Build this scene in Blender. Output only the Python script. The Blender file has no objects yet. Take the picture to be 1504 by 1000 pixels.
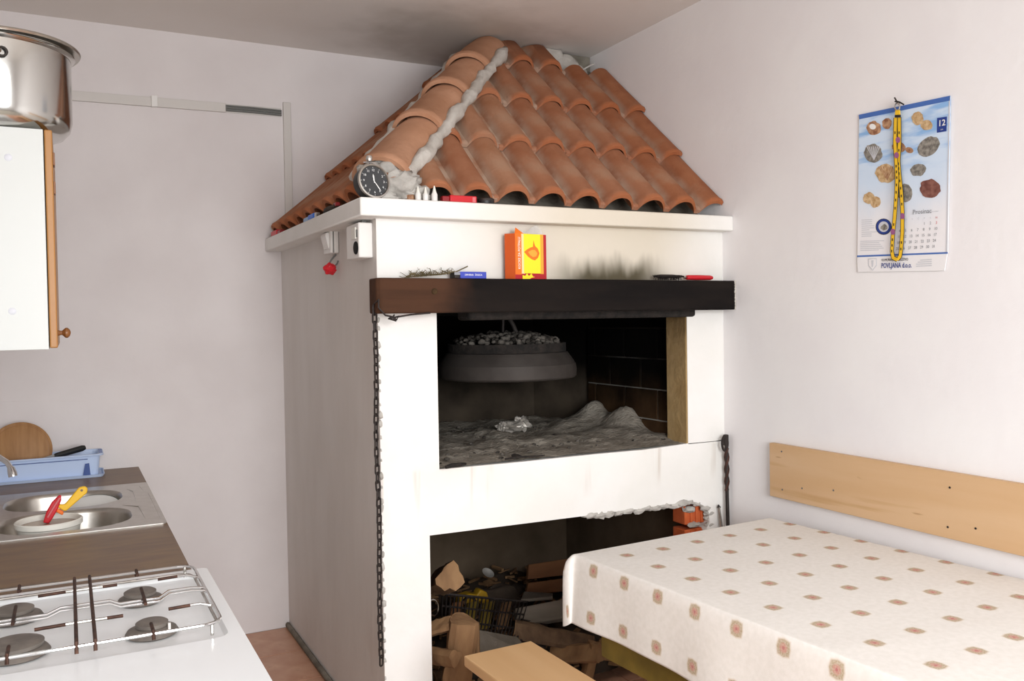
import bpy, bmesh, math, random
from math import sin, cos, pi, radians
from mathutils import Vector, Matrix, noise
random.seed(7)
C = bpy.context.scene.collection

# ------------------------------------------------------------------ camera
CAM = Vector((-2.4029, -4.2289, 1.4712))
YAW, PITCH, ROLL, FPX = 0.4731, -0.0236, -0.0158, 1275.74
FWD = Vector((sin(YAW)*cos(PITCH), cos(YAW)*cos(PITCH), sin(PITCH)))
_r = Vector((cos(YAW), -sin(YAW), 0)); _u = _r.cross(FWD)
RT = cos(ROLL)*_r + sin(ROLL)*_u
UP = -sin(ROLL)*_r + cos(ROLL)*_u
def hit(x, y, ax, val):
    """where the sight line of a measured photo point meets the world plane axis=val"""
    d = FWD + RT*((x-752)/FPX) - UP*((y-500)/FPX)
    return CAM + d*((val-CAM[ax])/d[ax])
cd = bpy.data.cameras.new('camera'); cam = bpy.data.objects.new('camera', cd); C.objects.link(cam)
M = Matrix((RT, UP, -FWD)).transposed().to_4x4(); M.translation = CAM
cam.matrix_world = M; cd.sensor_width = 36; cd.lens = FPX/1504*36; cd.clip_start = .02
S = bpy.context.scene; S.camera = cam

# ------------------------------------------------------------------ light and exposure
S.view_settings.view_transform = 'Standard'; S.view_settings.look = 'None'
S.view_settings.gamma = 1; S.view_settings.use_curve_mapping = False
S.view_settings.exposure = -0.46
w = bpy.data.worlds.new('sky'); S.world = w; w.use_nodes = True
w.node_tree.nodes['Background'].inputs[0].default_value = (.86, .93, 1, 1)
w.node_tree.nodes['Background'].inputs[1].default_value = 1.3
def area(name, loc, target, sx, sy, power, col):
    l = bpy.data.lights.new(name, 'AREA'); l.shape = 'RECTANGLE'; l.size = sx; l.size_y = sy
    l.energy = power; l.color = col
    o = bpy.data.objects.new(name, l); C.objects.link(o); o.location = loc
    o.rotation_euler = (Vector(target)-Vector(loc)).to_track_quat('-Z', 'Y').to_euler()
    return o
WX0, WX1, WZ0, WZ1, RY = -2.6, -.8, .55, 2.35, -5.7
wl = area('window_daylight', ((WX0+WX1)/2, RY-.12, 1.62), ((WX0+WX1)/2+.25, -1.6, -.35), 1.75, 1.75, 146, (.955, .98, 1))
wl.data.spread = radians(140)   # daylight comes down through the window from the sky

# ------------------------------------------------------------------ helpers
def lin(h):
    if isinstance(h, str):
        v = [int(h[i:i+2], 16)/255 for i in (0, 2, 4)]
        return tuple(((c+.055)/1.055)**2.4 if c > .04045 else c/12.92 for c in v)+(1,)
    return tuple(h)+(1,) if len(h) == 3 else h
MATS = {}
def mat(name, col, col2=None, scale=6, rough=.6, metal=0, bump=0, bscale=40, stretch=(1,1,1), detail=5, spec=.4, lo=.35, hi=.65, alpha=1, trans=0):
    m = bpy.data.materials.new(name); m.use_nodes = True; MATS[name] = m
    nt = m.node_tree; b = nt.nodes['Principled BSDF']
    b.inputs['Roughness'].default_value = rough; b.inputs['Metallic'].default_value = metal
    b.inputs['Specular IOR Level'].default_value = spec
    b.inputs['Alpha'].default_value = alpha; b.inputs['Transmission Weight'].default_value = trans
    tc = nt.nodes.new('ShaderNodeTexCoord'); mp = nt.nodes.new('ShaderNodeMapping')
    mp.inputs['Scale'].default_value = stretch
    nt.links.new(tc.outputs['Object'], mp.inputs[0])
    m['map'] = 1
    if col2 is not None:
        n = nt.nodes.new('ShaderNodeTexNoise'); n.inputs['Scale'].default_value = scale; n.inputs['Detail'].default_value = detail
        r = nt.nodes.new('ShaderNodeValToRGB'); r.color_ramp.elements[0].color = lin(col); r.color_ramp.elements[1].color = lin(col2)
        r.color_ramp.elements[0].position = lo; r.color_ramp.elements[1].position = hi
        nt.links.new(mp.outputs[0], n.inputs[0]); nt.links.new(n.outputs[0], r.inputs[0]); nt.links.new(r.outputs[0], b.inputs['Base Color'])
    else:
        b.inputs['Base Color'].default_value = lin(col)
    if bump:
        n2 = nt.nodes.new('ShaderNodeTexNoise'); n2.inputs['Scale'].default_value = bscale; n2.inputs['Detail'].default_value = 4
        bp = nt.nodes.new('ShaderNodeBump'); bp.inputs['Strength'].default_value = bump; bp.inputs['Distance'].default_value = .01
        nt.links.new(mp.outputs[0], n2.inputs[0]); nt.links.new(n2.outputs[0], bp.inputs['Height']); nt.links.new(bp.outputs[0], b.inputs['Normal'])
    return m
def nodes(m): return m.node_tree.nodes, m.node_tree.links, m.node_tree.nodes['Principled BSDF']
def base_socket(m):
    N, L, b = nodes(m); s = b.inputs['Base Color']
    if s.links: return s.links[0].from_socket
    n = N.new('ShaderNodeRGB'); n.outputs[0].default_value = s.default_value[:]; return n.outputs[0]
def mapr(N, L, src, a, b_, c=0, d=1):
    n = N.new('ShaderNodeMapRange'); n.interpolation_type = 'SMOOTHSTEP'
    n.inputs[1].default_value = a; n.inputs[2].default_value = b_; n.inputs[3].default_value = c; n.inputs[4].default_value = d
    L.new(src, n.inputs[0]); return n.outputs[0]
def math_(N, L, op, a, b_=None):
    n = N.new('ShaderNodeMath'); n.operation = op
    for i, v in enumerate((a, b_)):
        if v is None: continue
        if isinstance(v, (int, float)): n.inputs[i].default_value = v
        else: L.new(v, n.inputs[i])
    return n.outputs[0]
def mix_in(m, fac, col):
    """lay a stain of its own colour over the base colour"""
    N, L, b = nodes(m); s = base_socket(m)
    n = N.new('ShaderNodeMix'); n.data_type = 'RGBA'; L.new(s, n.inputs[6]); n.inputs[7].default_value = lin(col)
    L.new(fac, n.inputs[0]); L.new(n.outputs[2], b.inputs['Base Color'])
def coords(m):
    N, L, b = nodes(m); tc = [n for n in N if n.type == 'TEX_COORD'][0]
    s = N.new('ShaderNodeSeparateXYZ'); L.new(tc.outputs['Object'], s.inputs[0]); return s.outputs, tc
def noisef(m, scale, detail=4, stretch=None):
    N, L, b = nodes(m); tc = [n for n in N if n.type == 'TEX_COORD'][0]
    n = N.new('ShaderNodeTexNoise'); n.inputs['Scale'].default_value = scale; n.inputs['Detail'].default_value = detail
    src = tc.outputs['Object']
    if stretch:
        mp = N.new('ShaderNodeMapping'); mp.inputs['Scale'].default_value = stretch; L.new(src, mp.inputs[0]); src = mp.outputs[0]
    L.new(src, n.inputs[0]); return n.outputs[0]

class MB:
    def __init__(s): s.b = bmesh.new()
    def box(s, a, b, rz=0, piv=None):
        a, b = Vector(a), Vector(b); c = (a+b)/2; d = b-a
        r = bmesh.ops.create_cube(s.b, size=1)
        Mx = Matrix.Translation(c) @ Matrix.Diagonal((abs(d.x), abs(d.y), abs(d.z), 1))
        if rz:
            p = Vector(piv) if piv is not None else c
            Mx = Matrix.Translation(p) @ Matrix.Rotation(rz, 4, 'Z') @ Matrix.Translation(-p) @ Mx
        bmesh.ops.transform(s.b, matrix=Mx, verts=r['verts']); return s
    def mbox(s, size, Mx):
        r = bmesh.ops.create_cube(s.b, size=1)
        bmesh.ops.transform(s.b, matrix=Mx @ Matrix.Diagonal((*size, 1)), verts=r['verts']); return s
    def tube(s, pts, r, seg=8, cap=True, closed=False):
        pts = [Vector(p) for p in pts]; n = len(pts); rs = r if isinstance(r, (list, tuple)) else [r]*n
        rings = []; prev = None
        for i, p in enumerate(pts):
            if closed: t = pts[(i+1) % n]-pts[i-1]
            else: t = pts[min(i+1, n-1)]-pts[max(i-1, 0)]
            t.normalize()
            if prev is None:
                a = Vector((0, 0, 1)) if abs(t.z) < .9 else Vector((1, 0, 0)); prev = (a - t*a.dot(t)).normalized()
            prev = (prev - t*prev.dot(t)).normalized(); q = t.cross(prev)
            rings.append([s.b.verts.new(p + (prev*cos(2*pi*k/seg)+q*sin(2*pi*k/seg))*rs[i]) for k in range(seg)])
        for i in range(n if closed else n-1):
            A, B = rings[i], rings[(i+1) % n]
            for k in range(seg): s.b.faces.new((A[k], A[(k+1) % seg], B[(k+1) % seg], B[k]))
        if cap and not closed: s.b.faces.new(rings[0][::-1]); s.b.faces.new(rings[-1])
        return s
    def lathe(s, prof, c, axis=(0, 0, 1), seg=32, cap0=True, cap1=True):
        c = Vector(c); ax = Vector(axis).normalized()
        R = Vector((0, 0, 1)).rotation_difference(ax).to_matrix()
        rings = [[s.b.verts.new(c + R @ Vector((r*cos(2*pi*k/seg), r*sin(2*pi*k/seg), z))) for k in range(seg)] for r, z in prof]
        for A, B in zip(rings, rings[1:]):
            for k in range(seg): s.b.faces.new((A[k], A[(k+1) % seg], B[(k+1) % seg], B[k]))
        if cap0: s.b.faces.new(rings[0][::-1])
        if cap1: s.b.faces.new(rings[-1])
        return s
    def prism(s, pts, vec):
        v = Vector(vec); A = [s.b.verts.new(Vector(p)) for p in pts]; B = [s.b.verts.new(Vector(p)+v) for p in pts]
        n = len(pts); fs = [s.b.faces.new(A[::-1]), s.b.faces.new(B)]
        for k in range(n): s.b.faces.new((A[k], A[(k+1) % n], B[(k+1) % n], B[k]))
        return s
    def blob(s, c, r, amp=.2, sub=3, seed=0, f=3, sq=(1, 1, 1), rot=None):
        q = bmesh.ops.create_icosphere(s.b, subdivisions=sub, radius=1)
        c = Vector(c); o = Vector((seed*7.3, seed*3.1, seed*1.7))
        for v in q['verts']:
            k = 1+amp*noise.noise(v.co*f+o); p = Vector((v.co.x*sq[0], v.co.y*sq[1], v.co.z*sq[2]))*k*r
            if rot is not None: p = rot @ p
            v.co = c+p
        return s
    def loft(s, rings, cap0=True, cap1=True):
        R = [[s.b.verts.new(Vector(p)) for p in ring] for ring in rings]; n = len(R[0])
        for A, B in zip(R, R[1:]):
            for k in range(n): s.b.faces.new((A[k], A[(k+1) % n], B[(k+1) % n], B[k]))
        if cap0: s.b.faces.new(R[0][::-1])
        if cap1: s.b.faces.new(R[-1])
        return s
    def mesh(s, name, off=Vector((0, 0, 0)), normals=True):
        if normals: bmesh.ops.recalc_face_normals(s.b, faces=s.b.faces)
        bmesh.ops.translate(s.b, vec=-off, verts=s.b.verts)
        me = bpy.data.meshes.new(name); s.b.to_mesh(me); s.b.free(); return me
    def build(s, name, m, parent=None, smooth=True, bevel=0, seg=2, ang=35, off=None, normals=True):
        o_ = world_of(parent) if parent else (Vector(off) if off is not None else Vector((0, 0, 0)))
        me = s.mesh(name, o_, normals); return put(name, me, m, parent, smooth, bevel, seg, ang, None if parent else o_)
def world_of(o):
    v = Vector(o.location)
    while o.parent: o = o.parent; v += o.location
    return v
def put(name, me, m, parent=None, smooth=True, bevel=0, seg=2, ang=35, loc=None):
    if m is not None and not me.materials: me.materials.append(MATS[m] if isinstance(m, str) else m)
    if smooth:
        me.shade_smooth(); me.set_sharp_from_angle(angle=radians(ang))
    o = bpy.data.objects.new(name, me); C.objects.link(o)
    if parent: o.parent = parent
    elif loc is not None: o.location = loc
    if bevel:
        b = o.modifiers.new('bevel', 'BEVEL'); b.width = bevel; b.segments = seg; b.limit_method = 'ANGLE'; b.angle_limit = radians(40); b.harden_normals = False
    return o
def thing(name, label, cat, loc, group=None):
    o = bpy.data.objects.new(name, None); C.objects.link(o); o.location = loc; o.empty_display_size = .05
    return tag(o, label, cat, group)
def tag(o, label, cat, group=None, kind=None):
    o['label'] = label; o['category'] = cat
    if group: o['group'] = group
    if kind: o['kind'] = kind
    return o
def struct(o): o['kind'] = 'structure'; return o
def text(name, s, m, parent, p, right, up, size, align='LEFT', sx=1.0, thick=0.0004, bold=0.0):
    """flat lettering as mesh, laid at p along right / up"""
    cu = bpy.data.curves.new('t', 'FONT'); cu.body = s; cu.size = size; cu.align_x = align; cu.align_y = 'CENTER'; cu.extrude = thick; cu.resolution_u = 2; cu.offset = bold
    t = bpy.data.objects.new('t', cu); C.objects.link(t)
    bpy.context.view_layer.update()
    me = bpy.data.meshes.new_from_object(t.evaluated_get(bpy.context.evaluated_depsgraph_get()))
    bpy.data.objects.remove(t)
    right = Vector(right).normalized(); up = Vector(up); up = (up-right*up.dot(right)).normalized(); n = right.cross(up)
    X = Matrix((right*sx, up, n)).transposed().to_4x4(); X.translation = Vector(p)-world_of(parent)
    me.transform(X); me.materials.clear(); return put(name, me, m, parent, smooth=False)

# ------------------------------------------------------------------ materials
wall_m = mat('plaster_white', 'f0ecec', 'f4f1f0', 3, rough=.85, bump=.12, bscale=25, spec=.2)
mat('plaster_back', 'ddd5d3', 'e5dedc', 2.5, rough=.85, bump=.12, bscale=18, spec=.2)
ceil_m = mat('ceiling_paint', 'e9e2dc', 'ede7e2', 2, rough=.9, bump=.06, bscale=60, spec=.1)
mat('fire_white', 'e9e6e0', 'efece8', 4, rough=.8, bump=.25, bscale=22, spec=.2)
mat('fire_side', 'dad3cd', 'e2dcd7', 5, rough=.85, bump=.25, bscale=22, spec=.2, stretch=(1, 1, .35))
mat('mortar', 'a8a39c', 'c6c1ba', 14, rough=.95, bump=.6, bscale=45, spec=.1)
mat('mortar_white', 'b5aea5', 'cdc7bf', 12, rough=.95, bump=.5, bscale=50, spec=.1)
mat('raw_concrete', '6e675c', '8a8377', 12, rough=.95, bump=.6, bscale=40, spec=.1)
mat('terracotta_a', '9d6c4f', 'ae8166', 9, rough=.85, bump=.25, bscale=60, spec=.15)
mat('terracotta_b', '966145', 'a67357', 9, rough=.85, bump=.25, bscale=60, spec=.15)
mat('terracotta_c', '935b3e', 'a36b4c', 9, rough=.85, bump=.25, bscale=60, spec=.15)
mat('terracotta_ridge', 'b28264', 'c19275', 8, rough=.85, bump=.25, bscale=60, spec=.15)
for k in 'abc':
    m = MATS['terracotta_'+k]; N, L, b = nodes(m)
    uv = N.new('ShaderNodeUVMap'); sp = N.new('ShaderNodeSeparateXYZ'); L.new(uv.outputs[0], sp.inputs[0])
    n = noisef(m, 9, 4)
    edge = math_(N, L, 'MULTIPLY', mapr(N, L, sp.outputs[1], .0, .07, 1, 0), .5)
    mix_in(m, edge, 'b4683f')
    dust = math_(N, L, 'MULTIPLY', math_(N, L, 'MAXIMUM', mapr(N, L, sp.outputs[0], .84, .92, 0, 1), mapr(N, L, sp.outputs[0], .24, .10, 0, 1)), mapr(N, L, n, .35, .6, .15, .75))
    mix_in(m, dust, 'b8a492')
    mix_in(m, math_(N, L, 'MULTIPLY', mapr(N, L, noisef(m, 5), .52, .7, 0, .5), 1.0), 'a98a72')
mat('soot_beam', '130f0e', '1e1815', 18, rough=.85, bump=.3, bscale=30, stretch=(.15, 1, 1), spec=.15)
m = MATS['soot_beam']; N, L, b = nodes(m); co, _ = coords(m)
grain = noisef(m, 30, 6, (.08, 1, 1))
n = math_(N, L, 'ADD', co[0], math_(N, L, 'MULTIPLY', noisef(m, 6), .25))
f = math_(N, L, 'MULTIPLY', mapr(N, L, n, -.28, -.47, 0, 1), mapr(N, L, grain, .2, .6, .7, 1))
mix_in(m, f, '4e3425')
mat('firebox', '3a332c', '4b4238', 7, rough=.95, bump=.4, bscale=25, spec=.05)
def soot(m, z0, z1, col='080706', namp=.35, fac=1):
    N, L, b = nodes(m); co, _ = coords(m)
    h = math_(N, L, 'ADD', co[2], math_(N, L, 'MULTIPLY', noisef(m, 4), namp))
    mix_in(m, mapr(N, L, h, z0, z1, 0, fac), col)
soot(MATS['firebox'], 1.2, 1.5)
mat('firebrick', '4a3524', '5d4630', 9, rough=.9, bump=.3, bscale=40, spec=.05)
soot(MATS['firebrick'], 1.08, 1.42)
mat('jamb_brick', 'a3875c', 'b2976c', 10, rough=.9, bump=.4, bscale=40, spec=.1)
soot(MATS['jamb_brick'], 1.42, 1.75, '3a2a1c')
mat('joint', '8d8a84', 'a19d95', 12, rough=.95, spec=.05)
soot(MATS['joint'], 1.15, 1.5, '1a1714')
mat('storage_wall', '574a3c', '665849', 6, rough=.95, bump=.3, bscale=20, spec=.05)
mat('ash', 'a39b8f', '857d72', 16, rough=1, bump=.8, bscale=70, spec=.02)
mat('ember', '6b655e', '2f2b28', 30, rough=1, bump=.5, bscale=60, spec=.05)
mat('charcoal', '14110f', '2a2420', 30, rough=.9, bump=.5, bscale=60)
mat('iron_grey', '453f3b', '38322e', 8, rough=.7, metal=.25, bump=.15, bscale=30)
mat('iron_dark', '2e2826', '3b3431', 14, rough=.6, metal=.5, bump=.15)
mat('iron_rust', '352420', '4e3128', 30, rough=.7, metal=.4, bump=.3)
mat('hollow_brick', 'c0582c', 'd06a3c', 14, rough=.9, bump=.3)
mat('steel', 'c9c8c4', rough=.16, metal=1)
mat('steel_brushed', 'b9b4ac', 'c2beb7', 30, rough=.32, metal=1)
mat('chrome', 'd8d8d8', rough=.1, metal=1)
mat('chrome_dull', 'a9a49d', 'd0cdc8', 25, rough=.25, metal=1)
mat('cabinet_white', 'c9cac6', rough=.4)
mat('enamel', 'f4f6f7', rough=.22, spec=.5)
mat('pine', 'c89d6c', 'd3ab7b', 7, rough=.5, bump=.05, bscale=30, stretch=(1, .08, 1))
mat('pine_wall', 'd0a97e', 'd6b28a', 9, rough=.55, bump=.04, bscale=30, stretch=(1, .12, 1.4))
m = MATS['pine_wall']; N, L, b = nodes(m)
mix_in(m, mapr(N, L, noisef(m, 3, 6, (1, .35, 6)), .62, .72, 0, .45), 'b98a52')
mix_in(m, mapr(N, L, noisef(m, 9, 2, (1, .5, 3)), .72, .76, 0, .6), '9a6a3a')
m = MATS['pine']; N, L, b = nodes(m)
mix_in(m, mapr(N, L, noisef(m, 7, 6, (1, .12, 1)), .6, .72, 0, .5), 'b98650')
mat('door_oak', '9c6a36', 'ac7b42', 12, rough=.4, stretch=(1, 1, .1))
mat('knob_wood', '7d4e28', '925f34', 30, rough=.35)
mat('laminate', '6f533a', '7f6341', 8, rough=.42, bump=.03, stretch=(1, 4, 1), spec=.5)
mat('cloth', 'e9e4dd', 'efeae4', 60, rough=.9, bump=.08, bscale=300, spec=.1)
mat('mustard', '86702c', '715e24', 12, rough=.6)
mat('table_leg', '6a5636', '7a6440', 12, rough=.6)
mat('floor_tile', 'bd8a6e', 'cb9d82', 10, rough=.35, bump=.02, detail=8)
m = MATS['floor_tile']; N, L, b = nodes(m)
mix_in(m, mapr(N, L, noisef(m, 14, 8), .55, .7, 0, .7), 'd5aa8c'); mix_in(m, mapr(N, L, noisef(m, 9, 8), .6, .72, 0, .5), 'a06a52')
mat('grout', '8c8478', rough=.95)
mat('trim_white', 'd2ccc6', rough=.5)
mat('cable_grey', '6a6a66', rough=.5)
mat('plastic_white', 'e8e4df', rough=.4)
mat('plastic_black', '1a1a1a', rough=.4)
mat('dark_hole', '0c0b0a', rough=.9)
mat('red_plastic', 'c8202a', rough=.35)
mat('red_dark', '8e1d22', rough=.4)
mat('yellow_plastic', 'f0bd2a', rough=.35)
mat('blue_plastic', 'c4d5f2', rough=.4)
mat('blue_dark', '36508f', rough=.5)
mat('blue_bright', '2f6fd6', rough=.4)
mat('blue_pale', '8fb2d8', rough=.4)
mat('board_wood', '94693f', 'a97d50', 14, rough=.6, stretch=(3, 1, .4))
mat('tub_white', 'e9e6dc', rough=.4)
mat('tub_water', '9c8470', 'a8927e', 8, rough=.15)
mat('porcelain', 'eeeeea', rough=.15)
mat('green_rim', '2f4a40', rough=.3)
mat('paper', 'f2efef', rough=.6)
mat('match_blue', '3b48b0', rough=.5)
mat('box_orange', 'ee7420', rough=.45); mat('box_orange_dark', 'c9541d', rough=.45)
mat('box_yellow', 'f6e22c', rough=.45); mat('box_red', 'b3202a', rough=.45); mat('box_gold', 'e9a53a', rough=.45); mat('box_cream', 'f3d9a0', rough=.45)
mat('film', 'e8e8e8', rough=.1, alpha=.35)
mat('print_white', 'f5f3ef', rough=.5); mat('print_black', '2b2b30', rough=.5); mat('print_navy', '28408c', rough=.5); mat('print_grey', '8f9095', rough=.5)
mat('print_light', 'cfcfd4', rough=.5); mat('print_red', 'd56d70', rough=.5); mat('print_blue', '4a6fb5', rough=.5)
mat('clock_face', '3c3d3f', rough=.5); mat('hand_white', 'f0f0ee', rough=.4)
mat('lanyard', 'f0c02c', rough=.6); mat('lanyard_black', '2a2521', rough=.6); mat('badge_purple', '9a5a86', rough=.6)
mat('log_bark', '4d3b2c', '6b543e', 20, rough=.95, bump=.8, bscale=40, stretch=(1, 1, .3))
mat('log_split', '76573b', '94724f', 16, rough=.85, bump=.5, bscale=40, stretch=(1, 1, .2))
mat('wood_grey', '756c60', '8a8074', 14, rough=.9, bump=.3, stretch=(.2, 1, 1))
mat('wood_dark', '6a4428', '7b5232', 14, rough=.8, bump=.2, stretch=(.2, 1, 1))
mat('plank_grey', '5c5348', '6b6257', 14, rough=.9, bump=.3)
mat('yellow_dull', 'b48c1c', '9a7818', 20, rough=.5)
mat('steel_rough', 'b0aca6', rough=.55, metal=.3)
mat('crumple', 'a09a92', rough=.45, metal=.4)
mat('herb', '5c5238', '77694a', 30, rough=.9)
mat('sack', '3a3028', '4a3e33', 10, rough=.8, bump=.3)
mat('shell_brown', '8a5a40', 'c9a07c', 60, rough=.6); mat('shell_grey', '6a655f', 'a09a90', 90, rough=.6)
mat('shell_tan', 'b08a5a', 'd8bc94', 80, rough=.6); mat('shell_red', '6a3c34', '8e6054', 60, rough=.6)
# calendar sheet: printed pale-blue water picture fading to white paper
m = mat('calendar_print', 'f3f0f1', rough=.55); N, L, b = nodes(m); co, _ = coords(m)
h = math_(N, L, 'ADD', co[2], math_(N, L, 'MULTIPLY', noisef(m, 7, 3, (1, 1, .6)), .2))
mix_in(m, mapr(N, L, h, -.04, .20, 0, 1), 'd3e3f5')
hh = math_(N, L, 'MULTIPLY', mapr(N, L, noisef(m, 10, 4, (1, .5, 2.5)), .45, .65), mapr(N, L, co[2], .0, .18))
mix_in(m, hh, '8fb9e6')
# stains on the walls
m = ceil_m; N, L, b = nodes(m); co, _ = coords(m)
dx = math_(N, L, 'ADD', co[0], .75); dy = math_(N, L, 'ADD', co[1], .45)
d2 = math_(N, L, 'SQRT', math_(N, L, 'ADD', math_(N, L, 'MULTIPLY', dx, dx), math_(N, L, 'MULTIPLY', dy, dy)))
d2 = math_(N, L, 'ADD', d2, math_(N, L, 'MULTIPLY', noisef(m, 5), .5))
mix_in(m, mapr(N, L, d2, .85, .4, 0, .5), '9a8f80')
m = MATS['fire_white']; N, L, b = nodes(m); co, _ = coords(m)   # smoke tint and soot licks on the front above the beam
warm = math_(N, L, 'MULTIPLY', mapr(N, L, co[0], -.55, .0), math_(N, L, 'MULTIPLY', mapr(N, L, co[0], .75, .35), mapr(N, L, co[2], 1.5, 1.6)))
mix_in(m, math_(N, L, 'MULTIPLY', warm, .7), 'd0c2aa')
lick = math_(N, L, 'ADD', math_(N, L, 'MULTIPLY', noisef(m, 9, 3, (1, 1, .25)), .22), math_(N, L, 'MULTIPLY', co[2], -1))
lick = mapr(N, L, lick, -1.60, -1.50, 0, 1)
lick = math_(N, L, 'MULTIPLY', lick, math_(N, L, 'MULTIPLY', mapr(N, L, co[0], -.12, .1), mapr(N, L, co[0], .5, .3)))
lick = math_(N, L, 'MULTIPLY', lick, mapr(N, L, co[2], 1.595, 1.62))
mix_in(m, math_(N, L, 'MULTIPLY', lick, .92), '40371c')
# drip streaks under the hearth sill
st = math_(N, L, 'MULTIPLY', mapr(N, L, noisef(m, 14, 3, (1, 1, .06)), .58, .75), math_(N, L, 'MULTIPLY', mapr(N, L, co[2], .78, .9), mapr(N, L, co[2], .97, .95)))
mix_in(m, math_(N, L, 'MULTIPLY', st, .6), '9a7a58')

# ------------------------------------------------------------------ room shell
H = 2.8; LX = -2.735
struct(MB().box((LX-.2, RY-.2, -.22), (.2, .2, -.02)).build('floor', 'grout', smooth=False))
fl = bpy.data.objects['floor']
tile_me = MB().box((-.163, -.163, -.02), (.163, .163, 0)).mesh('tile')
for i in range(9):
    for j in range(11):
        x = LX+.1+i*.333; y = -.167-j*.333
        if x > -.05: continue
        put('tile', tile_me, 'floor_tile', fl, smooth=False).location = (x+.06, y, 0)
struct(MB().box((LX-.2, RY-.2, H), (.2, .2, H+.2)).build('ceiling', 'ceiling_paint', smooth=False))
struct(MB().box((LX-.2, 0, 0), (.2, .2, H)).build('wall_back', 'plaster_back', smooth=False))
struct(MB().box((0, RY, 0), (.2, 0, H)).build('wall_right', 'plaster_white', smooth=False))
struct(MB().box((LX-.2, RY, 0), (LX, 0, H)).build('wall_left', 'plaster_white', smooth=False))
b = MB()
b.box((LX-.2, RY-.2, 0), (WX0, RY, H)).box((WX1, RY-.2, 0), (.2, RY, H)).box((WX0, RY-.2, 0), (WX1, RY, WZ0)).box((WX0, RY-.2, WZ1), (WX1, RY, H))
struct(b.build('wall_rear', 'plaster_white', smooth=False))
b = MB()
for x in (WX0, (WX0+WX1)/2-.03, WX1-.06): b.box((x, RY-.08, WZ0), (x+.06, RY-.02, WZ1))
b.box((WX0, RY-.08, WZ0), (WX1, RY-.02, WZ0+.06)).box((WX0, RY-.08, WZ1-.06), (WX1, RY-.02, WZ1))
struct(b.build('window_1', 'trim_white', smooth=False))
# cable trunking on the back wall
def bw(x, y): return hit(x, y, 1, 0)
def strip(a, b2, hgt, name, m, parent=None, d=.014):
    q = MB(); P = [a, b2, b2+Vector((0, 0, hgt)), a+Vector((0, 0, hgt))]
    q.prism([p+Vector((0, -d, 0)) for p in P], (0, d, 0)); return q.build(name, m, parent, smooth=False, bevel=.002)
t1 = strip(bw(0, 140), bw(331, 165.5), .042, 'trim_1', 'trim_white'); struct(t1)
strip(bw(222, 158), bw(231, 158), .05, 'junction_box', 'plastic_white', t1, .024)
a, b2 = bw(331, 165.5), bw(413, 172)
t2 = strip(a, b2, .042, 'trim_2', 'trim_white', None, .004); struct(t2)
q = MB()
for k in range(3):
    z = .010+.0105*k; q.tube([a+Vector((.002, -.009, z)), (a+b2)/2+Vector((0, -.010, z)), b2+Vector((0, -.009, z-.003))], .0045, 6)
q.build('cable', 'cable_grey', t2)
x0, x1 = bw(416, 200).x, bw(427, 200).x
struct(MB().box((x0, -.016, 1.86), (x1, 0, bw(421, 151).z)).build('trim_3', 'trim_white', smooth=False, bevel=.003))
P = [bw(-40, 590), bw(130, 588), bw(134, 685), bw(-40, 705)]
struct(MB().prism([p+Vector((0, -.003, 0)) for p in P], (0, .003, 0)).build('trim_4', 'plaster_back', smooth=False, bevel=.001))
for (x, y) in ((222, 160), (163, 648), (213, 652)):
    pass

# ------------------------------------------------------------------ fireplace
FW, FD = 1.478, 1.444
FB = Vector((-.74, -.72, 0))
fire = thing('fireplace', 'large white plastered corner fireplace with a terracotta tiled hood and dark wooden beam', 'fireplace', FB)
def fm(mb, name, m, **k): return mb.build(name, m, fire, **k)
# front wall in pieces
OX0, OX1 = -1.268, -.187         # firebox opening
SX0 = -1.308                     # wood store opening
T = .13
b = MB()
b.box((-FW, -FD, 0), (SX0, -FD+T, .73)).box((-FW, -FD, .958), (OX0, -FD+T, 1.87))
b.box((OX1, -FD, .96), (0, -FD+T, 1.87)); b.box((OX0, -FD, 1.53), (OX1, -FD+T, 1.87))
fm(b, 'front_wall', 'fire_white', smooth=False)
# band between the openings with a broken lower edge, and the right pier
rnd = random.Random(3)
top = [(-FW, .958), (OX0, .958), (-1.0, .956), (-.62, .957), (-.4, .955), (-.187, .963), (-.05, .962), (0, .966)]
low = [(0, 0), (-.10, 0), (-.10, .60)]
px = [(1042, 768), (1041, 752), (1036, 744), (1024, 738), (1012, 735), (1000, 737), (990, 740), (975, 741), (962, 744), (950, 744), (938, 748), (922, 748), (908, 751), (894, 752), (880, 755), (868, 754), (860, 757.5)]
for (x, y) in px:
    p = hit(x, y, 1, -FD); low.append((p.x, p.z))
low += [(SX0, .733), (SX0, .73), (-FW, .73)]
b = MB(); b.prism([(x, -FD, z) for x, z in top[::-1][:0]+[(x, z) for x, z in top]+low], (0, T, 0))
fm(b, 'front_band', 'fire_white', smooth=False)
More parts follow.
